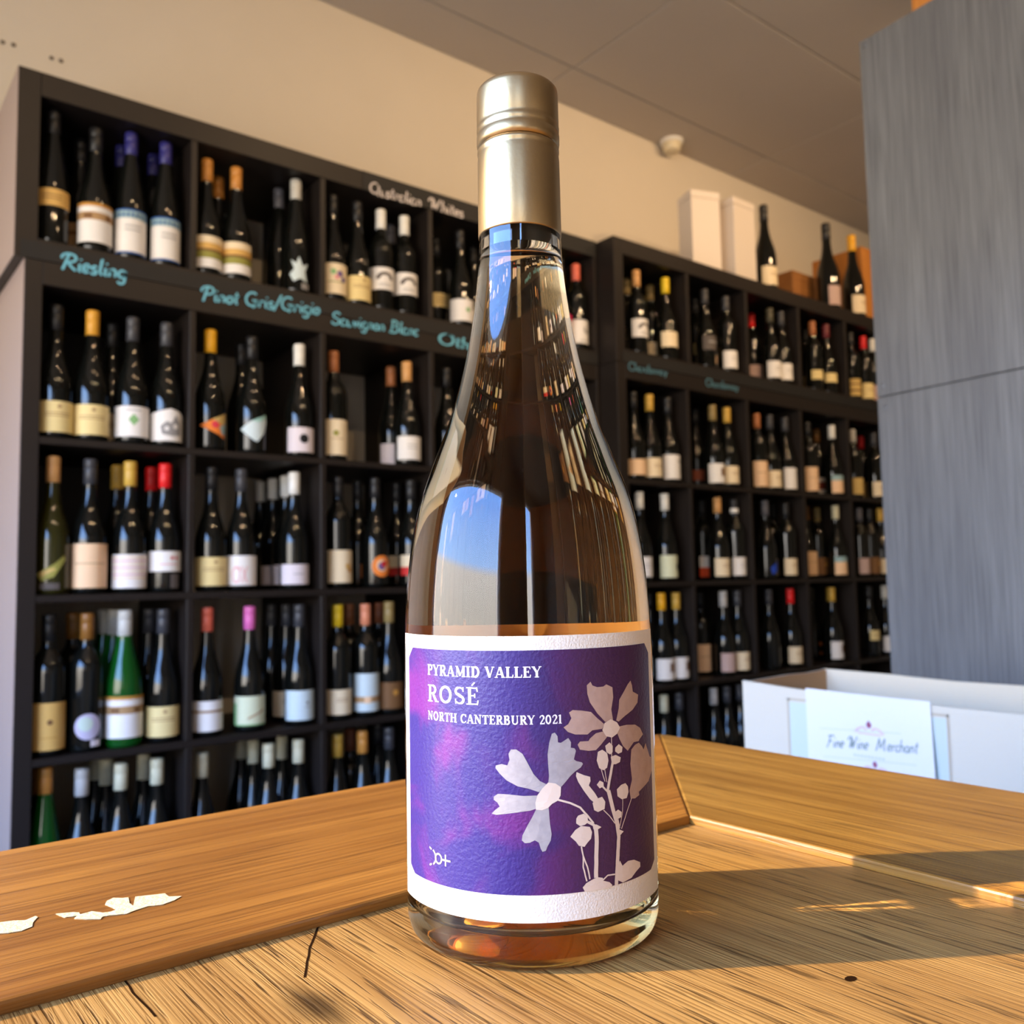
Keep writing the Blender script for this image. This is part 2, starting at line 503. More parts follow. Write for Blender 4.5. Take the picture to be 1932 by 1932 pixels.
# ------------------------------------------------------------------ surfaces
M_wall = mat('painted_plaster', rgb(214, 204, 188), 0.85, bump=0.15, bscale=90, var=0.03)
M_ceil = mat('ceiling_board', rgb(196, 186, 176), 0.9, bump=0.25, bscale=160, var=0.03)
M_ceil_j = mat('ceiling_joint', rgb(120, 110, 100), 0.9)
M_floor = mat('dark_vinyl_floor', rgb(128, 114, 98), 0.45, var=0.15, vscale=4)
M_shelf = mat('black_brown_laminate', rgb(34, 28, 25), 0.45, spec=0.3, bump=0.08, bscale=120, var=0.12, vscale=30)
M_pale = mat('pale_end_tone', rgb(166, 146, 138), 0.45, var=0.04, vscale=3)
M_strip = mat('blackboard_strip', rgb(19, 18, 19), 0.6, var=0.15, vscale=40)
M_chalk_b = mat('pale_blue_chalk_pen', rgb(120, 200, 226), 0.7)
M_chalk_w = mat('white_chalk_pen', rgb(226, 216, 212), 0.7)
M_steel = mat('steel_screw', rgb(120, 122, 126), 0.35, metal=1.0)
M_white = mat('white_card', rgb(236, 234, 230), 0.6, var=0.02, vscale=20)
M_frame = mat('window_frame_white', rgb(220, 220, 216), 0.5)


def dark_wood(name):
    return wood(name, rgb(122, 123, 124), rgb(88, 88, 91), 'Z', rough=0.33, pore=(260.0, 5.0), pore_amt=0.22, bump=0.12, stain=0.2, spec=0.5)


M_panel = dark_wood('blue_black_stained_panel')
KN = [0.1144, 0.2358]
M_top = wood('oak_counter_board', rgb(190, 146, 82), rgb(130, 86, 36), 'Y', rough=0.42, pore=(620.0, 30.0), pore_amt=0.7, bump=0.5, knot=[(KN[0], KN[1], 0.011, 0.85)], stain=0.25)
M_rail_x = wood('oak_border_along', rgb(178, 120, 50), rgb(114, 64, 18), 'X', rough=0.38, pore=(520.0, 24.0), pore_amt=0.35, bump=0.22, stain=0.5, spec=0.5)
M_rail_y = wood('oak_border_across', rgb(176, 132, 62), rgb(110, 70, 22), 'Y', rough=0.36, pore=(480.0, 24.0), pore_amt=0.45, bump=0.35, stain=0.45, spec=0.5)
M_crack = mat('dark_split', rgb(40, 24, 12), 1.0, spec=0.0)
M_resid = mat('torn_paper_backing', rgb(232, 206, 160), 0.8, bump=0.3, bscale=500, var=0.08, vscale=120)

# ------------------------------------------------------------------ the room
struct(obj('floor', new_box(X0, X1, Y0, YW, -0.1, 0.0), M_floor))
struct(obj('wall_back', new_box(X0 - 0.12, X1 + 0.12, YW, YW + 0.12, 0, ZC + 0.12), M_wall))
struct(obj('wall_right', new_box(X1, X1 + 0.12, Y0, YW, 0, ZC + 0.12), M_wall))
bm = bmesh.new()
for (a, b, c, d) in ((Y0, WB[0], 0, ZC), (WB[0], WB[1], 0, WB[2]), (WB[0], WB[1], WB[3], ZC), (WB[1], WA[0], 0, ZC),
                     (WA[0], WA[1], 0, WA[2]), (WA[0], WA[1], WA[3], ZC), (WA[1], YW, 0, ZC)):
    box(bm, X0 - 0.12, X0, a, b, c, d)
struct(obj('wall_left', bm, M_wall))
struct(obj('wall_front', new_box(X0 - 0.12, X1 + 0.12, Y0 - 0.12, Y0, 0, ZC + 0.12), M_wall))


def frame_bars(name, horiz_axis, a0, a1, z0, z1, at, t=0.05):
    bm = bmesh.new()
    for (p, q, r, s) in ((a0, a1, z0, z0 + t), (a0, a1, z1 - t, z1), (a0, a0 + t, z0 + t, z1 - t), (a1 - t, a1, z0 + t, z1 - t)):
        if horiz_axis == 'Y':
            box(bm, at - 0.1, at - 0.04, p, q, r, s)
        else:
            box(bm, p, q, at - 0.1, at - 0.04, r, s)
    return struct(obj(name, bm, M_frame))


frame_bars('window_1', 'Y', WA[0], WA[1], WA[2], WA[3], X0, 0.03)
frame_bars('door_1', 'Y', WB[0], WB[1], WB[2], WB[3], X0)

ceil = struct(obj('ceiling', new_box(X0 - 0.12, X1 + 0.12, Y0 - 0.12, YW + 0.12, ZC + 0.012, ZC + 0.12), M_ceil_j))
tile_me = None
GX, GY = 2.205, 2.345
ix0, ix1 = -3, 4
iy0, iy1 = -9, 1
for i in range(ix0, ix1):
    for j in range(iy0, iy1):
        xa, xb = max(X0, GX + 1.21 * i), min(X1, GX + 1.21 * (i + 1))
        ya, yb = max(Y0, GY + 0.6 * j), min(YW, GY + 0.6 * (j + 1))
        if xb - xa < 0.05 or yb - ya < 0.05:
            continue
        g = 0.0025
        dz = random.uniform(0, 0.002)
        bm = new_box(xa + g, xb - g, ya + g, yb - g, ZC + dz, ZC + 0.0125, bevel=0.002)
        obj('ceiling_tile', bm, M_ceil, ceil)
# screw holes left in the wall above the racks
bm_ref = None
for (hx, hz) in [(0.364, 1.431), (0.389, 1.433), (0.48, 1.43), (0.503, 1.431)]:
    bm = bmesh.new()
    lathe(bm, [(0.0, 0.0), (0.0035, 0.0), (0.0045, 0.0015), (0.006, 0.002)], 10)
    bmesh.ops.rotate(bm, verts=bm.verts, cent=(0, 0, 0), matrix=Matrix.Rotation(PI / 2, 3, 'X'))
    o = obj('screw_plug', bm, M_ceil_j, bpy.data.objects['wall_back'], loc=(hx, YW - 0.0005, EYE + hz))
# small detector on the ceiling edge
d = empty('smoke_detector', (2.93, 2.50, ZC - 0.0005))
tag(d, 'small cream round detector on the ceiling edge above the far rack', 'detector')
bm = lathe(bmesh.new(), [(0, -0.012), (0.05, -0.012), (0.052, -0.008), (0.052, 0.0), (0, 0.0)], 24)
obj('base', bm, M_white, d)
bm = lathe(bmesh.new(), [(0, -0.05), (0.03, -0.049), (0.038, -0.043), (0.040, -0.012), (0, -0.012)], 24)
obj('sensor_head', bm, mat('cream_plastic', rgb(226, 214, 184), 0.45), d)

# ------------------------------------------------------------------ wine racks
Z_U_BOT, Z_U_TOP = EYE + 0.733, EYE + 1.168


def rack(name, label, yf, x0, x1, z0, z1, shelves, dividers, side, topb, div_bottom=True, depth=0.39, side_r=None, pale=False, dark_backs=()):
    """open cube rack: outer boards, shelves and every upright between two shelves"""
    r = empty(name, (x0, yf, z0))
    tag(r, label, 'rack')
    ox, oy, oz = x0, yf, z0

    def board(nm, a, b, c, d2, inset=0.0):
        obj(nm, new_box(a - ox, b - ox, inset, depth, c - oz, d2 - oz, bevel=0.0012), M_shelf, r)
    sr = side_r or side
    board('side_board', x0 + (0.0012 if pale else 0), x0 + side, z0, z1)
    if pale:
        o = obj('pale_end_sheet', new_box(0, 0.0011, 0.001, depth, 0.001, z1 - z0 - 0.001), M_pale, r)  # added thin pale sheet over the dark end board
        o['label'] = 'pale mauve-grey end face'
    board('side_board', x1 - sr, x1, z0, z1)
    board('top_board', x0 + side, x1 - sr, z1 - topb, z1)
    board('base_board', x0 + side, x1 - sr, z0, z0 + (0.048 if not shelves else 0.05))
    xi0, xi1 = x0 + side, x1 - sr
    zs = [z0 + (0.048 if not shelves else 0.05)]
    for s in sorted(shelves):
        board('shelf', xi0, xi1, s - 0.008, s + 0.008, 0.001)
        zs += [s - 0.008, s + 0.008]
    zs.append(z1 - topb)
    for k in range(0, len(zs), 2):
        for d2 in dividers:
            board('divider', d2 - 0.008, d2 + 0.008, zs[k], zs[k + 1], 0.0015)
    for (za, zb) in dark_backs:
        obj('added_dark_back', new_box(side, dividers[0] + 0.008 - ox, depth + 0.0002, depth + 0.004, za - oz, zb - oz), M_shelf, r)  # added dark sheet, stands in for shade at the back of the first bay
    return r


shz = [EYE + v for v in (0.329, -0.020, -0.371, -0.722)]
rack('lower_rack', 'tall black cube rack nearer the camera, its left end showing', 2.16, 0.360, 2.118, 0.0, Z_U_BOT - 0.0005, shz, (0.7315, 1.082, 1.432, 1.782), 0.038, 0.054, side_r=0.016, pale=True, dark_backs=((EYE - 0.028, Z_U_BOT - 0.001),))
rack('upper_rack', 'single row black rack on top of the nearer tall rack', 2.16, 0.339, 2.118, Z_U_BOT, Z_U_TOP, [], (0.7315, 1.082, 1.432, 1.782), 0.047, 0.056, side_r=0.016, pale=True, dark_backs=((Z_U_BOT, Z_U_TOP),))
rack('lower_rack', 'tall black cube rack farther away, standing a little forward', 2.08, 2.121, 3.94, 0.0, Z_U_BOT - 0.0005, shz, (2.482, 2.83, 3.185, 3.535), 0.044, 0.054)
rack('upper_rack', 'single row black rack on the farther rack, boxes on top', 2.08, 2.121, 3.94, Z_U_BOT, Z_U_TOP, [], (2.50, 2.848, 3.198, 3.55), 0.044, 0.056)


# blackboard strips with the hand lettered names
def strip(label, yf, x0, x1, z0, z1, words, chalk):
    s = obj('chalkboard_strip', new_box(x0, x1, yf - 0.0025, yf - 0.0003, z0, z1), M_strip)
    tag(s, label, 'sign')
    for (t, xa, xb, zb, size, slope) in words:
        q = text_quads(SCRIPT, t, size, width=xb - xa, slant=0.12)
        bm = bmesh.new()
        for poly in q:
            put_poly(bm, poly, lambda u, v: (xa + u, yf - 0.0032, zb + v + slope * u))
        o = obj('lettering', bm, chalk, s)
        o['label'] = 'handwritten words ' + t if t != 'Chardonnay' else 'smudged handwriting'
    return s


zb0 = EYE + 0.733
strip('long black chalkboard strip lettered Riesling and Pinot Gris in blue', 2.16, 0.352, 2.113, zb0, zb0 + 0.039,
      [('Riesling', 0.4313, 0.5731, 1.8401, 0.04, 0.0286), ('Pinot Gris/Grigio', 0.7476, 1.069, 1.827, 0.038, 0.0586), ('Sauvignon Blanc', 1.102, 1.3824, 1.8266, 0.036, 0.0393), ('Others', 1.4508, 1.6455, 1.8261, 0.036, -0.0174)], M_chalk_b)
strip('black chalkboard strip lettered Australian Whites in white', 2.16, 1.2045, 2.113, Z_U_TOP - 0.056, Z_U_TOP - 0.001,
      [('Australian', 1.2222, 1.3982, 2.2256, 0.036, 0.0256), ('Whites', 1.4225, 1.5501, 2.2314, 0.036, 0.017)], M_chalk_w)
strip('black chalkboard strip with smudged blue writing on the farther rack', 2.08, 2.15, 3.9, zb0, zb0 + 0.039,
      [('Chardonnay', 2.1715, 2.3692, 1.8278, 0.03, 0.0293), ('Chardonnay', 2.5768, 2.7706, 1.8232, 0.03, 0.0285)], mat('dull_blue_chalk_pen', rgb(84, 132, 152), 0.8))

# ------------------------------------------------------------------ shelf bottles
PROF = {
    'burg': (0.038, 0.312, [(0.0, 0.006), (0.026, 0.0), (0.034, 0.001), (0.0375, 0.006), (0.038, 0.014), (0.038, 0.112), (0.0372, 0.128), (0.034, 0.148), (0.0285, 0.168), (0.0225, 0.188), (0.0178, 0.208), (0.0152, 0.228), (0.0140, 0.25), (0.0138, 0.305), (0.0, 0.308)]),
    'bord': (0.0365, 0.308, [(0.0, 0.006), (0.026, 0.0), (0.033, 0.001), (0.0362, 0.006), (0.0365, 0.014), (0.0365, 0.180), (0.0355, 0.192), (0.0310, 0.206), (0.0235, 0.218), (0.0175, 0.227), (0.0148, 0.238), (0.0138, 0.25), (0.0136, 0.302), (0.0, 0.304)]),
    'flute': (0.0355, 0.325, [(0.0, 0.005), (0.026, 0.0), (0.033, 0.001), (0.0352, 0.006), (0.0355, 0.014), (0.0355, 0.118), (0.0345, 0.14), (0.0310, 0.17), (0.0262, 0.198), (0.0213, 0.226), (0.0170, 0.252), (0.0145, 0.271), (0.0138, 0.285), (0.0136, 0.319), (0.0, 0.321)]),
    'champ': (0.041, 0.312, [(0.0, 0.008), (0.03, 0.0), (0.038, 0.001), (0.0405, 0.006), (0.041, 0.014), (0.041, 0.122), (0.0395, 0.145), (0.0350, 0.17), (0.0280, 0.195), (0.0215, 0.22), (0.0175, 0.24), (0.0155, 0.258), (0.0150, 0.302), (0.0, 0.306)]),
}


def glass_mat(name, color, density, ior=1.45, rough=0.0):
    m = bpy.data.materials.new(name)
    m.use_nodes = True
    n = m.node_tree.nodes
    L = m.node_tree.links
    n.remove(n['Principled BSDF'])
    g = n.new('ShaderNodeBsdfGlass')
    g.inputs['Color'].default_value = (1, 1, 1, 1)
    g.inputs['IOR'].default_value = ior
    g.inputs['Roughness'].default_value = rough
    L.new(g.outputs[0], n['Material Output'].inputs['Surface'])
    if density > 0:
        v = n.new('ShaderNodeVolumeAbsorption')
        v.inputs['Color'].default_value = color
        v.inputs['Density'].default_value = density
        L.new(v.outputs[0], n['Material Output'].inputs['Volume'])
    return m


M_dark_glass = mat('nearly_black_bottle_glass', rgb(15, 16, 14), 0.035, spec=0.42)
M_olive_glass = mat('olive_bottle_glass', rgb(44, 42, 14), 0.035, spec=0.42)
M_green_glass = mat('green_bottle_glass', rgb(14, 74, 22), 0.035, spec=0.42)

GLASS = {'burg': ('burg', M_dark_glass, 'dark'), 'oliveburg': ('burg', M_olive_glass, 'olive'), 'bord': ('bord', M_dark_glass, 'dark straight-sided'),
         'flute': ('flute', M_dark_glass, 'tall slim dark'), 'greenflute': ('flute', M_green_glass, 'tall slim green'), 'greenchamp': ('champ', M_green_glass, 'bright green')}
CAP = {
    'black': (rgb(26, 26, 28), 'black'), 'charcoal': (rgb(58, 58, 62), 'charcoal'), 'grey': (rgb(96, 96, 104), 'grey'), 'silver': (rgb(196, 194, 186), 'silver'),
    'greywhite': (rgb(190, 186, 180), 'pale grey'), 'white': (rgb(236, 234, 226), 'white'), 'cream': (rgb(214, 208, 176), 'cream'), 'navy': (rgb(48, 46, 120), 'blue'),
    'amber': (rgb(206, 140, 62), 'amber'), 'orangegold': (rgb(222, 160, 52), 'orange-gold'), 'yellowgold': (rgb(240, 176, 30), 'golden yellow'), 'yellow': (rgb(234, 200, 30), 'yellow'),
    'gold': (rgb(206, 164, 66), 'gold'), 'tan': (rgb(212, 158, 96), 'tan'), 'copper': (rgb(176, 110, 66), 'copper'), 'bronze': (rgb(140, 92, 34), 'bronze'), 'rust': (rgb(140, 78, 48), 'rust'),
    'khaki': (rgb(150, 128, 78), 'khaki'), 'coral': (rgb(222, 106, 82), 'coral'), 'salmon': (rgb(226, 142, 106), 'salmon'), 'pink': (rgb(224, 108, 178), 'pink'), 'red': (rgb(226, 24, 26), 'red'),
    'maroon': (rgb(110, 34, 40), 'maroon'), 'olive': (rgb(76, 72, 54), 'olive'), 'whitering': (rgb(40, 40, 44), 'white-ringed'),
}
INK = {
    'cream': rgb(236, 218, 184), 'yellowcream': rgb(230, 208, 146), 'white': rgb(236, 232, 228), 'gold': rgb(218, 174, 98), 'tan': rgb(176, 140, 98), 'brown': rgb(120, 84, 50),
    'peach': rgb(240, 202, 162), 'lilac': rgb(226, 216, 222), 'mauve': rgb(196, 168, 160), 'palegreen': rgb(216, 220, 186), 'green': rgb(134, 182, 122), 'paleblue': rgb(206, 222, 226), 'blue': rgb(46, 92, 160),
    'aqua': rgb(160, 206, 198), 'black': rgb(24, 24, 26), 'grey': rgb(150, 148, 148), 'red': rgb(206, 48, 44), 'orange': rgb(232, 130, 52), 'rosered': rgb(220, 64, 80), 'rosered2': rgb(222, 150, 150),
    'ochre': rgb(196, 140, 62), 'purple': rgb(110, 90, 140), 'holo': rgb(186, 178, 200), 'holo2': rgb(190, 204, 190), 'olive': rgb(150, 146, 70), 'darkgrey': rgb(92, 84, 80), 'magenta': rgb(206, 44, 96),
    'khakigold': rgb(206, 174, 104), 'royal': rgb(40, 76, 190), 'orangered': rgb(222, 78, 30), 'maroon': rgb(130, 52, 42), 'sky': rgb(150, 180, 186), 'russet': rgb(120, 60, 40),
}


def ink(k):
    return mat('label_ink_' + k, INK[k], 0.62, spec=0.3, var=0.03, vscale=60)


def R(a, z0, z1, c, b=None):
    return ('r', -a if b is None else a, a if b is None else b, z0, z1, c)


def lines(c, zs, w=0.55):
    return [R(w, z, z + 0.0022, c) for z in zs]


# label artwork: rectangles ('r', angle0, angle1, z0, z1), polygons ('p', points) and discs ('d', angle, z, radius), later ones on top
LABELS = {
    'goldband': ('gold band', [R(1.4, 0.088, 0.128, 'gold')] + lines('brown', (0.104, 0.112), 0.6)),
    'vineyard': ('brown-banded white label', [R(1.4, 0.022, 0.076, 'white'), R(1.4, 0.076, 0.094, 'tan'), R(1.4, 0.094, 0.108, 'white'), R(1.4, 0.108, 0.116, 'ochre'), R(0.5, 0.079, 0.09, 'brown', 0.9), R(-0.8, 0.079, 0.09, 'brown', -0.3)]),
    'bluewhite': ('blue-topped white label', [R(1.4, 0.017, 0.100, 'white'), R(1.4, 0.014, 0.018, 'blue'), R(1.4, 0.100, 0.118, 'sky'), R(1.4, 0.118, 0.122, 'blue')] + [R(-1.2 + 0.28 * k, 0.103, 0.113, 'blue', -1.08 + 0.28 * k) for k in range(9)] + lines('grey', (0.07, 0.08), 0.5)),
    'tan': ('tan label', [R(1.4, 0.02, 0.09, 'tan'), R(1.4, 0.06, 0.07, 'brown')]),
    'goldstripes': ('gold-striped cream label', [R(1.4, 0.018, 0.042, 'white'), R(1.4, 0.042, 0.06, 'olive'), R(1.4, 0.06, 0.066, 'brown'), R(1.4, 0.066, 0.082, 'gold'), R(1.4, 0.082, 0.1, 'cream')]),
    'figure': ('pale blue drawn figure', [('p', [(-0.7, 0.05), (-0.4, 0.03), (0.1, 0.04), (0.7, 0.03), (0.5, 0.06), (0.8, 0.085), (0.3, 0.075), (0.0, 0.1), (-0.2, 0.08), (-0.6, 0.09), (-0.35, 0.065)], 'paleblue'), R(0.2, 0.012, 0.028, 'grey', 0.9)]),
    'botanic': ('cream botanical label', [R(1.35, 0.018, 0.104, 'cream'), ('d', -0.2, 0.08, 0.008, 'green'), ('d', 0.3, 0.075, 0.009, 'purple'), ('d', 0.6, 0.06, 0.008, 'purple'), ('d', 0.05, 0.065, 0.007, 'rosered2'), R(0.6, 0.05, 0.053, 'olive')]),
    'yellowcream': ('pale yellow label', [R(1.4, 0.014, 0.084, 'yellowcream'), ('d', 0.1, 0.072, 0.0045, 'tan')] + lines('tan', (0.05, 0.056), 0.75)),
    'arch': ('dark-arched white label', [R(1.35, 0.06, 0.125, 'white')] + [('p', [(0.75 * math.cos(t), 0.09 + 0.022 * math.sin(t)) for t in [PI * k / 10 for k in range(11)]] + [(0.42 * math.cos(t), 0.09 + 0.013 * math.sin(t)) for t in [PI * k / 10 for k in range(10, -1, -1)]], 'darkgrey')] + lines('grey', (0.07, 0.076), 0.5)),
    'tancream': ('small cream label', [R(0.95, 0.075, 0.118, 'yellowcream')] + lines('tan', (0.09, 0.1), 0.5)),
    'greendot': ('green-dotted white label', [R(1.4, 0.016, 0.084, 'white'), ('d', 0.25, 0.052, 0.0075, 'green')]),
    'white': ('white label', [R(1.3, 0.018, 0.086, 'white')] + lines('grey', (0.05, 0.06), 0.45)),
    'sketchwhite': ('white sketched label', [R(1.3, 0.022, 0.104, 'white'), ('d', 0.3, 0.07, 0.013, 'grey'), ('d', 0.45, 0.076, 0.010, 'white'), R(0.5, 0.03, 0.033, 'grey')]),
    'pinkdot': ('pink-topped label', [R(1.3, 0.02, 0.09, 'lilac'), R(1.2, 0.09, 0.112, 'magenta')]),
    'cream': ('cream label', [R(1.3, 0.016, 0.082, 'cream')] + lines('tan', (0.05, 0.057), 0.5)),
    'greendiamond': ('green diamond label', [R(1.4, 0.018, 0.09, 'white'), ('p', [(-0.3, 0.058), (0.02, 0.044), (0.34, 0.058), (0.02, 0.072)], 'green')] + lines('grey', (0.08,), 0.5)),
    'sketch': ('grey sketched peaked label', [('p', [(-1.35, 0.014), (1.35, 0.014), (1.35, 0.074), (0.6, 0.088), (0.0, 0.093), (-0.6, 0.086), (-1.35, 0.08)], 'white'), ('p', [(-0.5, 0.03), (0.1, 0.026), (0.8, 0.03), (0.7, 0.06), (0.35, 0.078), (0.1, 0.058), (-0.2, 0.062), (-0.6, 0.05)], 'grey'), ('d', 0.35, 0.05, 0.006, 'white'), ('d', -0.2, 0.044, 0.005, 'white')]),
    'triangle': ('orange triangular label', [('p', [(-1.0, 0.062), (0.95, 0.098), (0.75, 0.03)], 'orange'), ('p', [(-0.2, 0.078), (0.95, 0.098), (0.9, 0.07), (0.5, 0.066)], 'khakigold'), ('p', [(0.3, 0.06), (0.85, 0.07), (0.78, 0.042), (0.5, 0.04)], 'sky'), ('d', 0.02, 0.065, 0.009, 'rosered')]),
    'aquapoly': ('slanted pale aqua label', [('p', [(-0.95, 0.062), (-0.2, 0.084), (0.95, 0.104), (1.05, 0.085), (0.75, 0.055), (0.2, 0.03), (-0.05, 0.034)], 'paleblue'), ('p', [(-0.2, 0.084), (0.95, 0.104), (0.98, 0.094), (0.3, 0.082)], 'aqua')]),
    'blackdisc': ('black disc label', [R(1.15, 0.014, 0.08, 'lilac'), ('d', 0.1, 0.05, 0.0125, 'black')]),
    'tallcream': ('tall cream label', [R(1.35, 0.014, 0.112, 'cream'), ('d', -0.1, 0.074, 0.008, 'olive'), R(0.5, 0.058, 0.06, 'tan')]),
    'greywhite': ('pale grey label', [R(1.4, 0.012, 0.074, 'lilac')]),
    'slash': ('slanted lime label', [('p', [(-0.8, 0.046), (0.2, 0.068), (0.75, 0.088), (0.85, 0.078), (0.2, 0.04), (-0.5, 0.03)], 'olive'), ('p', [(-0.6, 0.05), (0.2, 0.06), (0.3, 0.056), (-0.5, 0.038)], 'khakigold'), R(-0.6, 0.012, 0.026, 'darkgrey', 0.5)]),
    'peach': ('peach label', [R(1.35, 0.014, 0.114, 'peach'), R(0.95, 0.068, 0.0705, 'tan'), R(0.48, 0.014, 0.114, 'orange', 0.5)]),
    'stripes': ('white ridged label', [R(1.4, 0.012, 0.09, 'white')] + [R(1.4, 0.034 + 0.008 * k, 0.0365 + 0.008 * k, 'rosered2' if k % 2 else 'peach') for k in range(7)]),
    'reddots': ('red-dotted white label', [R(1.4, 0.05, 0.098, 'white'), ('d', 0.2, 0.082, 0.004, 'red'), ('d', 0.5, 0.082, 0.004, 'red')] + lines('rosered2', (0.066,), 0.6) + [R(0.1, 0.01, 0.044, 'darkgrey', 0.7)]),
    'script': ('thin red-lettered label', [R(1.4, 0.014, 0.088, 'white'), ('t', 'OX', -0.85, 0.02, 0.042, 0.040, 'rosered2')]),
    'lilacwhite': ('low white label', [R(1.35, 0.014, 0.066, 'lilac')] + lines('grey', (0.04,), 0.4)),
    'emblemgold': ('gold-emblem cream label', [R(1.3, 0.016, 0.104, 'cream'), ('d', 0.35, 0.06, 0.009, 'gold'), ('d', 0.5, 0.05, 0.007, 'ochre')]),
    'slimorange': ('narrow orange label', [R(0.25, 0.03, 0.068, 'orange')]),
    'orangedisc': ('round orange label', [('d', 0.15, 0.06, 0.030, 'orange'), ('d', 0.15, 0.062, 0.017, 'peach'), ('d', 0.1, 0.06, 0.011, 'purple'), ('d', 0.3, 0.066, 0.009, 'red')]),
    'redband': ('red-banded cream label', [R(1.3, 0.058, 0.092, 'cream'), R(1.3, 0.034, 0.058, 'red')]),
    'goldplaque': ('tall gold label', [R(1.25, 0.014, 0.116, 'gold'), ('d', 0.05, 0.074, 0.006, 'brown'), R(0.5, 0.04, 0.042, 'ochre')]),
    'hologram': ('round lilac label', [('d', 0.15, 0.056, 0.029, 'holo'), ('d', 0.0, 0.062, 0.016, 'holo2'), R(0.3, 0.012, 0.026, 'lilac', 0.9)]),
    'brownband': ('white brown-lined label', [R(1.4, 0.014, 0.086, 'white'), R(1.4, 0.058, 0.064, 'tan')] + lines('brown', (0.06,), 0.8)),
    'greenedge': ('green-edged cream label', [R(1.4, 0.018, 0.088, 'palegreen'), R(-1.4, 0.018, 0.07, 'green', -1.05), ('p', [(-0.3, 0.03), (0.9, 0.05), (0.95, 0.055), (-0.2, 0.037)], 'tan'), R(1.4, 0.016, 0.019, 'green')]),
    'bird': ('bird-marked white label', [R(1.4, 0.014, 0.09, 'paleblue'), ('d', 0.3, 0.058, 0.0035, 'darkgrey'), R(0.1, 0.046, 0.048, 'grey', 0.5)]),
    'tallbrown': ('tall brown-footed label', [R(1.35, 0.016, 0.118, 'paleblue'), R(1.35, 0.04, 0.056, 'tan'), R(-0.4, 0.038, 0.056, 'peach', 0.1)]),
    'brown': ('brown label', [R(1.3, 0.016, 0.088, 'brown'), ('d', 0.1, 0.06, 0.008, 'ochre')]),
    'creamband': ('cream label set high', [R(1.3, 0.048, 0.104, 'cream')]),
    'darkgrey': ('dark grey label', [R(1.2, 0.07, 0.125, 'darkgrey'), R(0.6, 0.098, 0.104, 'grey'), R(0.2, 0.02, 0.05, 'peach', 0.45)]),
    'mauve': ('mauve label', [R(1.3, 0.016, 0.084, 'mauve')]),
    'yellowlow': ('low yellow label', [R(1.3, 0.05, 0.09, 'yellowcream')]),
    'goldbands': ('brown-striped gold label', [R(1.3, 0.014, 0.09, 'khakigold'), R(1.3, 0.034, 0.042, 'brown'), R(1.3, 0.064, 0.07, 'brown')]),
    'pinkcream': ('pinkish label', [R(1.3, 0.018, 0.072, 'peach')]),
    'tallwhite': ('tall white label', [R(1.3, 0.014, 0.1, 'white'), R(0.2, 0.072, 0.082, 'grey', 0.8)]),
    'russet': ('russet label', [R(1.1, 0.03, 0.07, 'russet')]),
    'brownsquare': ('brown square label', [R(1.3, 0.014, 0.086, 'white'), R(0.0, 0.04, 0.07, 'brown', 1.25)]),
    'maroonband': ('maroon block label', [R(1.3, 0.02, 0.088, 'white'), R(1.3, 0.036, 0.07, 'maroon')]),
    'bluetop': ('blue-topped peach label', [R(1.3, 0.014, 0.068, 'peach'), R(1.3, 0.068, 0.09, 'sky')]),
    'goldplain': ('plain gold label', [R(1.3, 0.016, 0.088, 'khakigold')]),
    'darkdisc': ('dark disc green label', [R(1.3, 0.014, 0.092, 'palegreen'), ('d', 0.75, 0.052, 0.014, 'black')]),
    'whiteorange': ('white and orange label', [R(1.1, 0.05, 0.092, 'white'), R(1.1, 0.014, 0.05, 'orangered')]),
    'blueslant': ('slanted blue label', [('p', [(-0.4, 0.02), (0.3, 0.03), (1.3, 0.07), (1.2, 0.09), (0.3, 0.07), (-0.6, 0.045)], 'royal')]),
    'orangedots': ('orange-dotted dark label', [('d', -0.1, 0.07, 0.010, 'orange'), ('d', -0.05, 0.03, 0.010, 'orange'), ('d', 0.5, 0.06, 0.012, 'darkgrey')]),
    'paleblue': ('pale bluish label', [R(1.3, 0.014, 0.088, 'paleblue')]),
}


def label_mesh(kind, rad):
    spec = LABELS[kind][1]
    mats, bm = [], bmesh.new()

    def mi(c):
        m = ink(c)
        if m not in mats:
            mats.append(m)
        return mats.index(m)
    for layer, s in enumerate(spec):
        rr = rad + 0.00045 + 0.00012 * layer

        def fm(a, z, rr=rr):
            return (rr * math.sin(a), -rr * math.cos(a), z)
        if s[0] == 'r':
            a0, a1, z0, z1 = s[1:5]
            k = max(1, int((a1 - a0) / 0.16))
            for i in range(k):
                p, q = a0 + (a1 - a0) * i / k, a0 + (a1 - a0) * (i + 1) / k
                f = bm.faces.new([bm.verts.new(fm(*t)) for t in ((p, z0), (q, z0), (q, z1), (p, z1))])
                f.material_index = mi(s[5])
        elif s[0] == 'd':
            n = 18
            pl = [(s[1] + s[3] / rad * math.cos(2 * PI * i / n), s[2] + s[3] * math.sin(2 * PI * i / n)) for i in range(n)]
            put_poly(bm, [(u * rad, v) for u, v in pl], lambda u, v, fm=fm: fm(u / rad, v), mi(s[4]), 0.006)
        elif s[0] == 'p':
            put_poly(bm, [(u * rad, v) for u, v in s[1]], lambda u, v, fm=fm: fm(u / rad, v), mi(s[2]), 0.006)
        elif s[0] == 't':
            for q in text_quads(SCRIPT, s[1], s[4], width=s[5], pen=0.75):
                put_poly(bm, q, lambda u, v, fm=fm, s=s: fm(s[2] + u / rad, s[3] + v), mi(s[6]), 0.006)
    for f in bm.faces:
        f.smooth = False
    me = bpy.data.meshes.new('paper_label')
    bm.to_mesh(me)
    bm.free()
    for m in mats:
        me.materials.append(m)
    return me


GLASS_ME, CAP_ME, LAB_ME, RING_ME = {}, {}, {}, {}


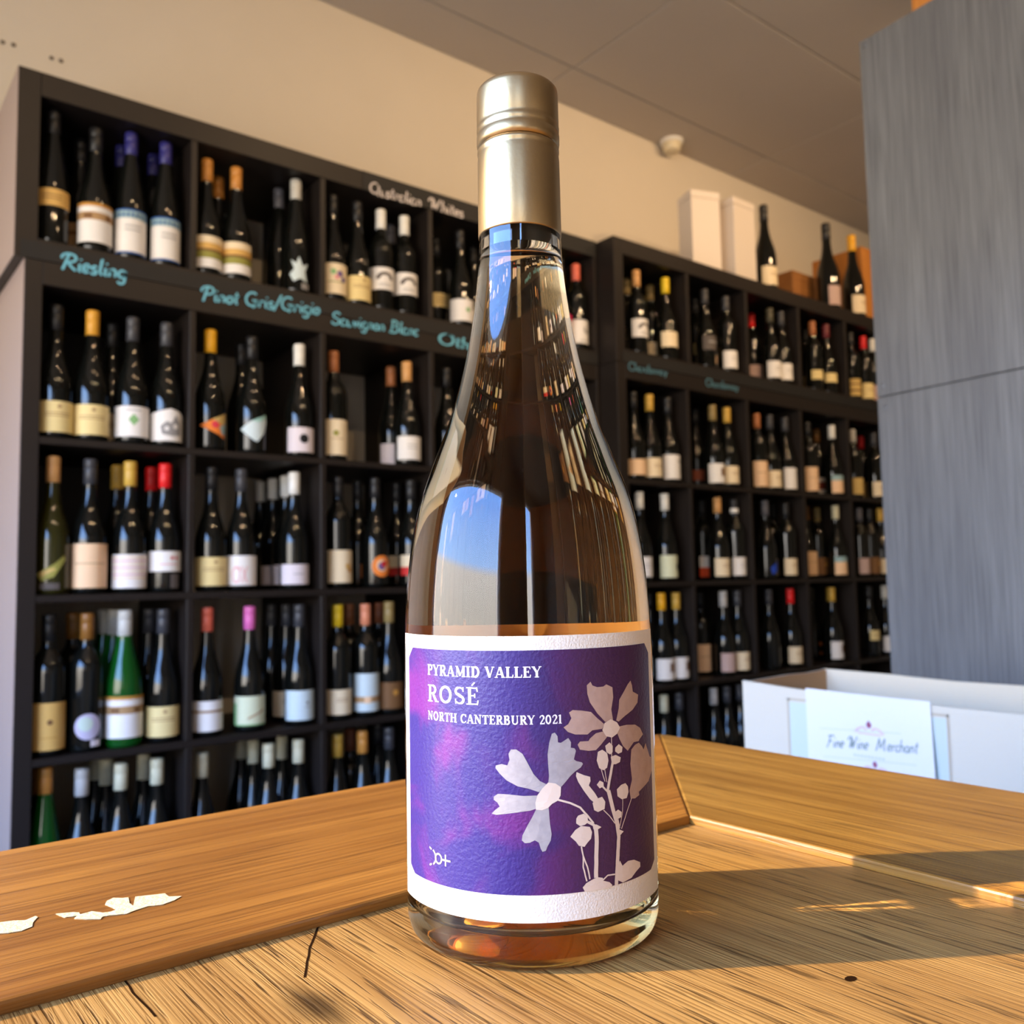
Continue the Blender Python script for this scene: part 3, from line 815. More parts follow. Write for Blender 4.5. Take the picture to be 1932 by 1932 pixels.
def glass_mesh(t):
    if t not in GLASS_ME:
        shape, m, _ = GLASS[t]
        bm = lathe(bmesh.new(), PROF[shape][2], 28)
        me = bpy.data.meshes.new('glass_body')
        bm.normal_update()
        bm.to_mesh(me)
        bm.free()
        me.materials.append(m)
        GLASS_ME[t] = me
    return GLASS_ME[t]


def cap_mesh(shape, cap):
    key = (shape, cap)
    if key not in CAP_ME:
        H = PROF[shape][1]
        rn = 0.0148 if shape != 'champ' else 0.0162
        pr = [(rn - 0.0006, H - 0.060), (rn + 0.0002, H - 0.0595), (rn, H - 0.024), (rn - 0.0004, H - 0.023), (rn + 0.0004, H - 0.022), (rn + 0.0003, H - 0.003), (rn - 0.0012, H - 0.0004), (0.0, H)]
        bm = lathe(bmesh.new(), pr, 20)
        me = bpy.data.meshes.new('capsule')
        bm.normal_update()
        bm.to_mesh(me)
        bm.free()
        me.materials.append(mat('capsule_' + cap, CAP[cap][0], 0.42, spec=0.5, var=0.06, vscale=80))
        CAP_ME[key] = me
    return CAP_ME[key]


def place(me, name, parent):
    o = bpy.data.objects.new(name, me)
    COL.objects.link(o)
    o.parent = parent
    return o


ROWZ = {1: 0.781, 2: 0.337, 3: -0.012, 4: -0.363, 5: -0.714}
SHELF = {1: 'top shelf', 2: 'second shelf', 3: 'third shelf', 4: 'fourth shelf', 5: 'fifth shelf'}
BAY = {1: 'first bay', 2: 'second bay', 3: 'third bay', 4: 'fourth bay', 5: 'fifth bay'}
BOTTLES = [(1, 1, 1, 0.4225, 2.208, 'flute', 'black', 'goldband', 0),
    (1, 1, 1, 0.514, 2.208, 'burg', 'black', 'vineyard', 0),
    (1, 1, 1, 0.594, 2.208, 'flute', 'navy', 'bluewhite', 0),
    (1, 1, 1, 0.676, 2.208, 'flute', 'navy', 'bluewhite', 0),
    (1, 1, 1, 0.498, 2.288, 'burg', 'black', 'tan', 1),
    (1, 1, 1, 0.593, 2.288, 'flute', 'navy', 'none', 1),
    (1, 1, 1, 0.67, 2.288, 'flute', 'navy', 'none', 1),
    (1, 1, 2, 0.7795, 2.208, 'burg', 'amber', 'goldstripes', 0),
    (1, 1, 2, 0.8564, 2.208, 'burg', 'amber', 'goldstripes', 0),
    (1, 1, 2, 0.838, 2.288, 'burg', 'amber', 'none', 1),
    (1, 1, 2, 1.024, 2.208, 'flute', 'silver', 'figure', 0),
    (1, 1, 2, 1.01, 2.288, 'flute', 'grey', 'none', 1),
    (1, 1, 3, 1.135, 2.208, 'burg', 'black', 'botanic', 0),
    (1, 1, 3, 1.212, 2.208, 'burg', 'black', 'yellowcream', 0),
    (1, 1, 3, 1.29, 2.208, 'bord', 'white', 'arch', 0),
    (1, 1, 3, 1.37, 2.208, 'bord', 'white', 'arch', 0),
    (1, 1, 3, 1.372, 2.288, 'bord', 'grey', 'none', 1),
    (1, 1, 4, 1.536, 2.288, 'bord', 'black', 'tancream', 1),
    (1, 1, 4, 1.572, 2.208, 'burg', 'black', 'greendot', 0),
    (1, 1, 4, 1.681, 2.288, 'burg', 'black', 'white', 1),
    (1, 1, 5, 2.061, 2.288, 'burg', 'yellow', 'none', 1),
    (1, 1, 5, 2.0625, 2.208, 'bord', 'coral', 'sketchwhite', 0),
    (1, 1, 5, 1.987, 2.208, 'burg', 'black', 'pinkdot', 0),
    (1, 2, 1, 0.437, 2.208, 'burg', 'black', 'yellowcream', 0),
    (1, 2, 1, 0.5139, 2.208, 'burg', 'orangegold', 'yellowcream', 0),
    (1, 2, 1, 0.579, 2.288, 'burg', 'black', 'cream', 1),
    (1, 2, 1, 0.604, 2.208, 'burg', 'charcoal', 'greendiamond', 0),
    (1, 2, 1, 0.6835, 2.208, 'burg', 'charcoal', 'sketch', 0),
    (1, 2, 2, 0.792, 2.208, 'burg', 'yellowgold', 'triangle', 0),
    (1, 2, 2, 0.901, 2.208, 'burg', 'black', 'aquapoly', 0),
    (1, 2, 2, 0.904, 2.288, 'burg', 'black', 'none', 1),
    (1, 2, 2, 1.034, 2.208, 'burg', 'white', 'blackdisc', 0),
    (1, 2, 3, 1.136, 2.208, 'bord', 'copper', 'tallcream', 0),
    (1, 2, 3, 1.368, 2.288, 'burg', 'copper', 'greywhite', 1),
    (1, 2, 3, 1.374, 2.208, 'burg', 'tan', 'white', 0),
    (1, 2, 4, 1.513, 2.208, 'burg', 'black', 'none', 0),
    (1, 3, 1, 0.437, 2.208, 'oliveburg', 'tan', 'slash', 0),
    (1, 3, 1, 0.515, 2.208, 'burg', 'charcoal', 'peach', 0),
    (1, 3, 1, 0.603, 2.208, 'burg', 'gold', 'stripes', 0),
    (1, 3, 1, 0.595, 2.288, 'burg', 'gold', 'none', 1),
    (1, 3, 1, 0.6835, 2.208, 'burg', 'red', 'reddots', 0),
    (1, 3, 1, 0.676, 2.288, 'burg', 'red', 'none', 1),
    (1, 3, 2, 0.797, 2.208, 'burg', 'black', 'yellowcream', 0),
    (1, 3, 2, 0.874, 2.208, 'burg', 'charcoal', 'script', 0),
    (1, 3, 2, 1.019, 2.208, 'burg', 'white', 'lilacwhite', 0),
    (1, 3, 2, 1.032, 2.288, 'burg', 'white', 'lilacwhite', 1),
    (1, 3, 2, 1.03, 2.368, 'burg', 'white', 'lilacwhite', 2),
    (1, 3, 2, 1.026, 2.448, 'burg', 'white', 'none', 3),
    (1, 3, 3, 1.149, 2.208, 'bord', 'black', 'emblemgold', 0),
    (1, 3, 3, 1.253, 2.288, 'burg', 'black', 'slimorange', 1),
    (1, 3, 3, 1.265, 2.208, 'burg', 'black', 'orangedisc', 0),
    (1, 3, 3, 1.384, 2.288, 'burg', 'black', 'redband', 1),
    (1, 3, 3, 1.384, 2.208, 'burg', 'black', 'redband', 0),
    (1, 4, 1, 0.4355, 2.208, 'bord', 'black', 'goldplaque', 0),
    (1, 4, 1, 0.514, 2.208, 'bord', 'bronze', 'hologram', 0),
    (1, 4, 1, 0.502, 2.288, 'bord', 'bronze', 'none', 1),
    (1, 4, 1, 0.596, 2.208, 'greenchamp', 'silver', 'vineyard', 0),
    (1, 4, 1, 0.595, 2.2915, 'greenchamp', 'silver', 'none', 1),
    (1, 4, 1, 0.592, 2.3749, 'greenchamp', 'silver', 'none', 2),
    (1, 4, 1, 0.6835, 2.208, 'burg', 'charcoal', 'yellowcream', 0),
    (1, 4, 1, 0.675, 2.288, 'burg', 'charcoal', 'none', 1),
    (1, 4, 2, 0.789, 2.208, 'burg', 'coral', 'brownband', 0),
    (1, 4, 2, 0.898, 2.208, 'burg', 'pink', 'greenedge', 0),
    (1, 4, 2, 1.034, 2.208, 'burg', 'charcoal', 'bird', 0),
    (1, 4, 2, 1.034, 2.288, 'burg', 'charcoal', 'cream', 1),
    (1, 4, 2, 1.027, 2.368, 'burg', 'charcoal', 'none', 2),
    (1, 4, 3, 1.146, 2.208, 'bord', 'yellow', 'cream', 0),
    (1, 4, 3, 1.2317, 2.208, 'bord', 'salmon', 'tallbrown', 0),
    (1, 4, 3, 1.224, 2.288, 'bord', 'copper', 'none', 1),
    (1, 4, 3, 1.3072, 2.208, 'burg', 'khaki', 'brown', 0),
    (1, 4, 3, 1.322, 2.288, 'bord', 'rust', 'none', 1),
    (1, 5, 1, 0.4345, 2.208, 'greenflute', 'amber', 'none', 0),
    (1, 5, 1, 0.437, 2.288, 'burg', 'amber', 'none', 1),
    (1, 5, 1, 0.5089, 2.208, 'burg', 'greywhite', 'none', 0),
    (1, 5, 1, 0.592, 2.208, 'burg', 'cream', 'none', 0),
    (1, 5, 1, 0.58, 2.288, 'burg', 'cream', 'none', 1),
    (1, 5, 1, 0.576, 2.368, 'burg', 'cream', 'none', 2),
    (1, 5, 1, 0.673, 2.208, 'burg', 'cream', 'none', 0),
    (1, 5, 1, 0.666, 2.288, 'burg', 'cream', 'none', 1),
    (1, 5, 2, 0.7795, 2.208, 'burg', 'cream', 'none', 0),
    (1, 5, 2, 0.95, 2.208, 'burg', 'cream', 'none', 0),
    (1, 5, 2, 0.942, 2.288, 'burg', 'cream', 'none', 1),
    (1, 5, 2, 0.941, 2.368, 'burg', 'cream', 'none', 2),
    (1, 5, 2, 1.032, 2.208, 'burg', 'cream', 'none', 0),
    (1, 5, 2, 1.022, 2.288, 'burg', 'cream', 'none', 1),
    (1, 5, 3, 1.144, 2.208, 'burg', 'gold', 'none', 0),
    (1, 5, 3, 1.225, 2.288, 'bord', 'rust', 'none', 1),
    (1, 5, 3, 1.221, 2.208, 'burg', 'amber', 'none', 0),
    (1, 5, 3, 1.315, 2.288, 'burg', 'black', 'none', 1),
    (1, 5, 3, 1.305, 2.208, 'burg', 'charcoal', 'none', 0),
    (2, 1, 1, 2.31, 2.208, 'bord', 'khaki', 'tancream', 1),
    (2, 1, 1, 2.278, 2.128, 'bord', 'tan', 'arch', 0),
    (2, 1, 1, 2.436, 2.208, 'bord', 'khaki', 'cream', 1),
    (2, 1, 1, 2.431, 2.128, 'burg', 'yellow', 'creamband', 0),
    (2, 1, 2, 2.689, 2.208, 'bord', 'black', 'tancream', 1),
    (2, 1, 2, 2.652, 2.128, 'burg', 'charcoal', 'darkgrey', 0),
    (2, 1, 2, 2.779, 2.128, 'bord', 'charcoal', 'white', 0),
    (2, 1, 3, 3.048, 2.208, 'bord', 'red', 'mauve', 1),
    (2, 1, 3, 3.063, 2.128, 'burg', 'olive', 'white', 0),
    (2, 1, 3, 3.14, 2.128, 'burg', 'charcoal', 'white', 0),
    (2, 1, 4, 3.366, 2.128, 'bord', 'copper', 'yellowlow', 0),
    (2, 1, 4, 3.432, 2.208, 'bord', 'black', 'yellowcream', 1),
    (2, 1, 4, 3.471, 2.128, 'burg', 'maroon', 'yellowlow', 0),
    (2, 1, 5, 3.666, 2.128, 'bord', 'black', 'goldbands', 0),
    (2, 1, 5, 3.773, 2.128, 'bord', 'red', 'yellowcream', 0),
    (2, 1, 5, 3.8525, 2.128, 'bord', 'white', 'mauve', 0),
    (2, 2, 1, 2.244, 2.128, 'burg', 'black', 'pinkcream', 0),
    (2, 2, 1, 2.327, 2.128, 'burg', 'gold', 'cream', 0),
    (2, 2, 1, 2.422, 2.128, 'burg', 'black', 'tallwhite', 0),
    (2, 2, 2, 2.669, 2.208, 'burg', 'black', 'russet', 1),
    (2, 2, 2, 2.674, 2.128, 'burg', 'khaki', 'brownsquare', 0),
    (2, 2, 2, 2.76, 2.128, 'burg', 'gold', 'cream', 0),
    (2, 2, 3, 2.946, 2.128, 'bord', 'copper', 'peach', 0),
    (2, 2, 3, 3.033, 2.128, 'burg', 'charcoal', 'cream', 0),
    (2, 2, 3, 3.137, 2.128, 'burg', 'charcoal', 'tallwhite', 0),
    (2, 2, 4, 3.296, 2.128, 'bord', 'black', 'peach', 0),
    (2, 2, 4, 3.4885, 2.208, 'bord', 'bronze', 'maroonband', 1),
    (2, 2, 4, 3.48, 2.128, 'burg', 'white', 'bluetop', 0),
    (2, 2, 5, 3.645, 2.128, 'bord', 'greywhite', 'goldplain', 0),
    (2, 2, 5, 3.852, 2.208, 'bord', 'red', 'goldplain', 1),
    (2, 2, 5, 3.823, 2.128, 'bord', 'charcoal', 'cream', 0),
    (2, 3, 1, 2.261, 2.128, 'burg', 'white', 'white', 0),
    (2, 3, 1, 2.391, 2.128, 'burg', 'white', 'darkdisc', 0),
    (2, 3, 2, 2.688, 2.208, 'bord', 'black', 'whiteorange', 1),
    (2, 3, 2, 2.683, 2.128, 'burg', 'tan', 'cream', 0),
    (2, 3, 2, 2.7835, 2.128, 'bord', 'whitering', 'white', 0),
    (2, 3, 3, 2.978, 2.128, 'burg', 'grey', 'blueslant', 0),
    (2, 3, 3, 3.1385, 2.208, 'bord', 'black', 'cream', 1),
    (2, 3, 3, 3.117, 2.128, 'bord', 'black', 'cream', 0),
    (2, 3, 4, 3.384, 2.208, 'burg', 'bronze', 'peach', 1),
    (2, 3, 4, 3.464, 2.208, 'bord', 'khaki', 'brown', 1),
    (2, 3, 4, 3.48, 2.128, 'burg', 'cream', 'bluetop', 0),
    (2, 3, 5, 3.666, 2.128, 'bord', 'grey', 'mauve', 0),
    (2, 3, 5, 3.754, 2.128, 'bord', 'black', 'brown', 0),
    (2, 3, 5, 3.845, 2.128, 'burg', 'gold', 'cream', 0),
    (2, 4, 1, 2.382, 2.208, 'burg', 'black', 'paleblue', 1),
    (2, 4, 1, 2.3571, 2.128, 'burg', 'yellowgold', 'brownsquare', 0),
    (2, 4, 1, 2.434, 2.128, 'burg', 'gold', 'brownsquare', 0),
    (2, 4, 2, 2.66, 2.208, 'bord', 'black', 'peach', 1),
    (2, 4, 2, 2.697, 2.128, 'burg', 'greywhite', 'mauve', 0),
    (2, 4, 2, 2.782, 2.128, 'burg', 'charcoal', 'cream', 0),
    (2, 4, 3, 2.979, 2.128, 'burg', 'charcoal', 'none', 0),
    (2, 4, 3, 3.124, 2.128, 'burg', 'red', 'cream', 0),
    (2, 4, 4, 3.445, 2.241, 'burg', 'olive', 'orangedots', 1),
    (2, 4, 4, 3.422, 2.128, 'burg', 'gold', 'brownsquare', 0),
    (2, 4, 4, 3.487, 2.176, 'burg', 'gold', 'brownsquare', 0.6),
    (2, 4, 5, 3.717, 2.128, 'burg', 'black', 'tancream', 0),
    (2, 4, 5, 3.851, 2.128, 'burg', 'silver', 'white', 0),
    (2, 5, 1, 2.355, 2.128, 'burg', 'cream', 'none', 0),
    (2, 5, 1, 2.434, 2.128, 'burg', 'charcoal', 'none', 0),
    (2, 5, 2, 2.6227, 2.128, 'burg', 'greywhite', 'none', 0),
    (2, 5, 2, 2.6997, 2.128, 'burg', 'charcoal', 'none', 0),
    (2, 5, 2, 2.7766, 2.128, 'burg', 'charcoal', 'none', 0)]
used = {}
for (u, r, c, x, y, t, cap, lab, dep) in BOTTLES:
    shape, gm, word = GLASS[t]
    rad, H, _ = PROF[shape]
    rot = random.uniform(-0.12, 0.12) + (-0.12 if u == 1 else -0.05)
    b = empty('wine_bottle', (x, y, EYE + ROWZ[r] + 0.0006), rot)
    place(glass_mesh(t), 'glass_body', b)
    place(cap_mesh(shape, cap), 'capsule', b)
    if cap == 'whitering':
        bm = lathe(bmesh.new(), [(0.0151, H - 0.052), (0.0156, H - 0.0515), (0.0156, H - 0.036), (0.0151, H - 0.0355)], 20)
        obj('neck_band', bm, M_white, b)
    if lab != 'none':
        k = (lab, shape)
        if k not in LAB_ME:
            LAB_ME[k] = label_mesh(lab, rad)
        place(LAB_ME[k], 'paper_label', b)
    cn = CAP[cap][1].replace(' ', '-')
    s = cn + '-capped ' + ('bottle with ' + LABELS[lab][0] if lab != 'none' else word + ' bottle')
    s += ' on ' + ('near' if u == 1 else 'far') + " rack's " + SHELF[r] + ', ' + BAY[c]
    if dep:
        s += ', behind'
    used.setdefault(s, []).append((x, b))
for s, lst in used.items():
    lst.sort(key=lambda q: q[0])
    for i, (x, b) in enumerate(lst):
        e = ''
        if len(lst) == 2:
            e = (', left', ', right')[i]
        elif len(lst) == 3:
            e = (', left', ', middle', ', right')[i]
        tag(b, s + e, 'bottle', 'wine bottles on the racks')


# bottles, gift boxes and crates on top of the farther rack
def top_bottle(x, y, t, cap, lab, label, rot=0.0, sc=1.0):
    shape = GLASS[t][0]
    b = empty('wine_bottle', (x, y, Z_U_TOP + 0.0006), rot)
    b.scale = (sc, sc, sc)
    place(glass_mesh(t), 'glass_body', b)
    place(cap_mesh(shape, cap), 'capsule', b)
    place(label_mesh(lab, PROF[shape][0]), 'paper_label', b)
    tag(b, label, 'bottle', 'bottles on top of the far rack')


top_bottle(3.075, 2.145, 'burg', 'black', 'cream', 'large black bottle with cream label beside the white gift boxes', 0.0, 1.18)
top_bottle(3.545, 2.15, 'burg', 'black', 'mauve', 'large black-capped bottle in front of the small brown crate', 0.3, 1.3)
top_bottle(3.755, 2.15, 'burg', 'yellowgold', 'cream', 'large yellow-capped bottle at the far end of the rack top', 0.1, 1.28)


def carton_box(name, label, x, y, z, rz, w, d, hh, m, mlid, grp, cat='box'):
    b = empty(name, (x, y, z), rz)
    tag(b, label, cat, grp)
    obj('body', new_box(0, w, 0, d, 0, hh - 0.03, bevel=0.0015), m, b)
    obj('lid', new_box(-0.0012, w + 0.0012, -0.0012, d + 0.0012, hh - 0.0295, hh, bevel=0.002), mlid, b)
    return b


M_gift = mat('white_gift_carton', rgb(226, 214, 202), 0.55, var=0.02)
carton_box('gift_box', 'wider tall white gift box turned towards the room, on rack top', 2.635, 2.161, Z_U_TOP, math.atan2(-0.041, 0.12), 0.127, 0.1, 0.33, M_gift, M_gift, 'white gift boxes')
carton_box('gift_box', 'narrower tall white gift box next to the large black bottle', 2.819, 2.103, Z_U_TOP, 0.015, 0.138, 0.1, 0.33, M_gift, M_gift, 'white gift boxes')
carton_box('gift_box', 'white gift box mostly hidden behind the large black bottle', 3.0, 2.225, Z_U_TOP, 0.0, 0.1, 0.1, 0.335, M_gift, M_gift, 'white gift boxes')
M_crate = wood('pine_crate', rgb(176, 120, 62), rgb(130, 80, 38), 'X', rough=0.6, pore_amt=0.2)
M_crate2 = wood('orange_pine_crate', rgb(216, 146, 66), rgb(176, 106, 40), 'Z', rough=0.6, pore_amt=0.2)


def crate(name, label, x, y, z, rz, w, d, hh, m):
    b = empty(name, (x, y, z), rz)
    tag(b, label, 'crate')
    t = 0.009
    obj('base_board', new_box(0, w, 0, d, 0, t), m, b)
    for (a, bb, c, dd) in ((0, w, 0, t), (0, w, d - t, d), (0, t, t, d - t), (w - t, w, t, d - t)):
        obj('side_board', new_box(a, bb, c, dd, t, hh - t, bevel=0.001), m, b)
    obj('lid_board', new_box(0, w, 0, d, hh - t, hh, bevel=0.001), m, b)
    return b


crate('wooden_crate', 'small brown wooden crate behind the black-capped large bottle', 3.40, 2.235, Z_U_TOP, 0.0, 0.26, 0.17, 0.19, M_crate)
crate('wooden_crate', 'orange wooden crate at the end of the rack top', 3.815, 2.135, Z_U_TOP, 0.0, 0.12, 0.26, 0.36, M_crate2)

# ------------------------------------------------------------------ tall dark cabinet
CA = math.atan2(0.995, 0.095) - PI / 2        # turn of the cabinet side about Z
cab = empty('tall_cabinet', (1.5604, 0.857, 0.0), CA)
tag(cab, 'tall blue-black stained cabinet with screwed side panels', 'cabinet')
cw, cd, ctop, cj = 0.42, 0.72, EYE + 1.023, EYE + 0.329
obj('panel', new_box(0, 0.018, -cd, 0, cj + 0.0008, ctop, bevel=0.001), M_panel, cab)
obj('panel', new_box(0, 0.018, -cd, 0, 0.0, cj - 0.0008, bevel=0.001), M_panel, cab)
bm = new_box(0.0185, cw, -cd, -0.002, 0.0, ctop - 0.02)
obj('carcass', bm, M_panel, cab)
obj('top_board', new_box(0.0185, cw, -cd, -0.001, ctop - 0.0195, ctop - 0.002, bevel=0.001), M_panel, cab)
bm = lathe(bmesh.new(), [(0.0, -0.0004), (0.0016, -0.0004), (0.0018, 0.0012), (0.0042, 0.0006), (0.0048, 0.0)], 14)
bmesh.ops.rotate(bm, verts=bm.verts, cent=(0, 0, 0), matrix=Matrix.Rotation(-PI / 2, 3, 'Y'))
sm = bpy.data.meshes.new('screw')
bm.to_mesh(sm)
bm.free()
sm.materials.append(M_steel)
for (sy, sz) in ((-0.012, ctop - 0.012), (-0.012, cj + 0.02), (-0.016, cj - 0.022), (-0.3, cj - 0.022), (-0.3, cj + 0.02)):
    place(sm, 'screw', cab).location = (-0.0002, sy, sz)
crate('wooden_crate', 'orange wooden crate on top of the tall dark cabinet', 1.553, 0.435, ctop - 0.0014, CA, 0.3, 0.33, 0.17, M_crate2)

# ------------------------------------------------------------------ counter with a raised border
ZT = EYE - 0.11576
ZR = ZT + 0.004
xi, yi, xo, yo = 0.3325, 0.2865, 0.4895, 0.4473
xl, yn = -0.95, -0.45
ct = empty('wooden_counter', (0, 0, 0))
tag(ct, 'worn oak counter with raised plank border, under the rose bottle', 'counter')
obj('tabletop', new_box(xl, xi + 0.004, yn, yi + 0.004, ZT - 0.03, ZT), M_top, ct)


def plank(name, pts, m, z0, z1, bev=0.0012):
    bm = bmesh.new()
    lo = [bm.verts.new((p[0], p[1], z0)) for p in pts]
    hi = [bm.verts.new((p[0], p[1], z1)) for p in pts]
    n = len(pts)
    bm.faces.new(list(reversed(lo)))
    bm.faces.new(hi)
    for i in range(n):
        bm.faces.new((lo[i], lo[(i + 1) % n], hi[(i + 1) % n], hi[i]))
    te = [e for e in bm.edges if all(v in hi for v in e.verts)]
    bmesh.ops.bevel(bm, geom=te, offset=bev, segments=2, affect='EDGES', profile=0.5)
    return obj(name, bm, m, ct)


g = 0.00015
plank('border_plank', [(xl, yi), (xi - g, yi), (xo - g, yo), (xl, yo)], M_rail_x, ZT + 0.0001, ZR)
plank('border_plank', [(xi, yi), (xi, yn), (xo, yn), (xo, yo)], M_rail_y, ZT + 0.0001, ZR)
obj('counter_body', new_box(xl + 0.01, xo - 0.005, yn + 0.01, yo - 0.005, 0.0, ZT - 0.0305), M_panel, ct)
obj('counter_fascia', new_box(xl, xo, yi + 0.0045, yo, ZT - 0.03, ZT, bevel=0.001), M_rail_x, ct)
obj('counter_fascia', new_box(xi + 0.0045, xo, yn, yi + 0.004, ZT - 0.03, ZT, bevel=0.001), M_rail_y, ct)
for pts in [[[143.3, 289.8], [138.8, 283.4], [136.7, 280.2], [134.1, 276.5], [131.2, 272.5], [128.2, 266.9], [126.0, 263.5], [123.5, 258.8], [120.4, 253.4]], [[78.9, 289.4], [78.8, 281.6], [78.4, 276.6], [78.7, 269.1], [79.0, 263.3], [79.0, 257.8]]]:
    bm = bmesh.new()
    for q in ribbon([(p[0] / 1000, p[1] / 1000) for p in pts], 0.0007):
        put_poly(bm, q, lambda u, v: (u, v, ZT + 0.00012))
    obj('crack', bm, M_crack, ct)
bm = bmesh.new()
put_poly(bm, [(239.9 / 1000 + 0.0022 * math.cos(a) , 148.7 / 1000 + 0.0015 * math.sin(a)) for a in [2 * PI * i / 10 for i in range(10)]], lambda u, v: (u, v, ZT + 0.00012))
obj('wormhole', bm, M_crack, ct)
RES = [[[72.4, 347.8], [74.4, 346.9], [77.4, 345.3], [79.1, 343.5], [78.9, 341.3], [82.8, 341.8], [85.3, 337.8], [87.8, 336.9], [89.8, 337.8], [88.9, 342.2], [88.0, 345.7], [89.5, 349.2], [92.2, 351.1], [94.5, 348.5], [96.5, 347.9], [95.1, 341.4], [95.3, 337.6], [98.6, 346.9], [103.1, 345.0], [107.9, 343.1], [108.0, 338.8], [111.7, 336.1], [108.2, 333.5], [103.6, 331.9], [99.1, 333.7], [95.2, 332.8], [91.3, 331.2], [86.9, 333.2], [84.3, 333.9], [83.2, 331.9], [79.2, 335.1], [76.3, 338.5], [77.7, 340.5], [74.0, 342.0]], [[52.8, 353.6], [56.3, 351.7], [59.9, 350.5], [63.4, 348.0], [66.7, 350.2], [67.2, 348.5], [64.9, 344.1], [63.9, 340.1], [60.4, 338.3], [56.8, 339.1], [51.8, 342.3]]]
for poly, lb in zip(RES, ('long torn scrap of pale paper stuck on the counter border', 'short torn paper scrap at the left edge of counter border')):
    bm = bmesh.new()
    pl = [(p[0] / 1000, p[1] / 1000) for p in poly]
    put_poly(bm, pl, lambda u, v: (u, v, ZR + 0.0003))
    put_poly(bm, pl, lambda u, v: (u, v, ZR + 0.00005))
    o = obj('paper_scrap', bm, M_resid)
    tag(o, lb, 'paper', 'torn paper scraps')

# ------------------------------------------------------------------ open wine carton beside the counter
XC, YC0, YC1, WC, ZCT = 0.955, 0.18, 0.727, 0.19, EYE - 0.133
low = empty('low_cupboard', (0, 0, 0))
tag(low, 'low dark cupboard that carries the open white carton', 'cupboard')
obj('carcass', new_box(0.90, 1.30, -0.1, 0.80, 0.0, 0.70), M_panel, low)
obj('top_board', new_box(0.895, 1.305, -0.105, 0.805, 0.7005, 0.718, bevel=0.001), M_panel, low)
ZB = 0.718
M_cart_o = mat('white_carton_outside', rgb(198, 190, 174), 0.55, bump=0.12, bscale=260, var=0.02)
M_cart_i = mat('brown_carton_inside', rgb(182, 140, 98), 0.8, bump=0.2, bscale=200, var=0.06)
M_cart_p = mat('pale_carton_liner', rgb(214, 200, 176), 0.8, bump=0.2, bscale=200, var=0.05)
cart = empty('wine_carton', (0, 0, 0))
tag(cart, 'open white wine carton with a paper card, behind the counter', 'carton')


def wavy_wall(name, a, b, z0, tops, th, outer_m, inner_m, parent):
    """upright board from a to b whose upper edge follows the given heights"""
    n = len(tops) - 1
    bm = bmesh.new()
    dx, dy = b[0] - a[0], b[1] - a[1]
    d = math.hypot(dx, dy)
    nx, ny = dy / d * th, -dx / d * th
    F, B = [], []
    for i, zt in enumerate(tops):
        t = i / n
        px, py = a[0] + dx * t, a[1] + dy * t
        F.append((bm.verts.new((px, py, z0)), bm.verts.new((px, py, zt))))
        B.append((bm.verts.new((px + nx, py + ny, z0)), bm.verts.new((px + nx, py + ny, zt))))
    for i in range(n):
        f = bm.faces.new((F[i][0], F[i][1], F[i + 1][1], F[i + 1][0]))
        f2 = bm.faces.new((B[i][0], B[i + 1][0], B[i + 1][1], B[i][1]))
        f2.material_index = 1
        f3 = bm.faces.new((F[i][1], B[i][1], B[i + 1][1], F[i + 1][1]))
        bm.faces.new((F[i][0], F[i + 1][0], B[i + 1][0], B[i][0]))
    bm.faces.new((F[0][0], B[0][0], B[0][1], F[0][1]))
    bm.faces.new((F[-1][0], F[-1][1], B[-1][1], B[-1][0]))
    bmesh.ops.recalc_face_normals(bm, faces=bm.faces)
    return obj(name, bm, [outer_m, inner_m], parent)


front = [ZCT - v for v in (0.0, 0.004, 0.007, 0.0075, 0.0085, 0.008, 0.0085, 0.009, 0.009)]
wavy_wall('front_flap', (XC, YC1), (XC, YC0), ZB, front, -0.004, M_cart_o, M_cart_p, cart)
back = [ZCT + v for v in (0.001, 0.0, -0.003, -0.002, -0.003, -0.004, -0.004)]
wavy_wall('back_flap', (XC + WC, YC1), (XC + WC, YC0), ZB, back, 0.004, M_cart_o, M_cart_p, cart)
wavy_wall('end_flap', (XC + 0.0045, YC1), (XC + WC - 0.0045, YC1), ZB, [ZCT - 0.002, ZCT - 0.001, ZCT, ZCT - 0.001, ZCT + 0.0005], 0.004, M_cart_o, M_cart_i, cart)
wavy_wall('end_flap', (XC + 0.0045, YC0), (XC + WC - 0.0045, YC0), ZB, [ZCT - 0.006] * 3, -0.004, M_cart_o, M_cart_i, cart)
obj('bottom', new_box(XC + 0.0045, XC + WC - 0.0045, YC0 + 0.0045, YC1 - 0.0045, ZB, ZB + 0.004), M_cart_i, cart)
FR = [(p[0] / 1000, p[1] / 1000) for p in [[661.1, -149.6], [462.4, -148.9], [459.8, -227.7], [659.2, -218.6]]]
bm = bmesh.new()
fy0, fy1, fzt = FR[1][0], FR[0][0], FR[0][1]
for q in ((fy1, fy1 - 0.003), (fy0 + 0.003, fy0)):
    put_poly(bm, [(q[0], fzt - 0.09), (q[1], fzt - 0.09), (q[1], fzt), (q[0], fzt)], lambda u, v: (XC - 0.0004, u, EYE + v), 0)
put_poly(bm, [(fy1, fzt - 0.002), (fy0, fzt - 0.002), (fy0, fzt + 0.0005), (fy1, fzt + 0.0005)], lambda u, v: (XC - 0.0004, u, EYE + v), 0)
put_poly(bm, [(fy1 - 0.003, fzt - 0.09), (fy0 + 0.003, fzt - 0.09), (fy0 + 0.003, fzt - 0.004), (fy1 - 0.003, fzt - 0.004)], lambda u, v: (XC - 0.0003, u, EYE + v), 1)
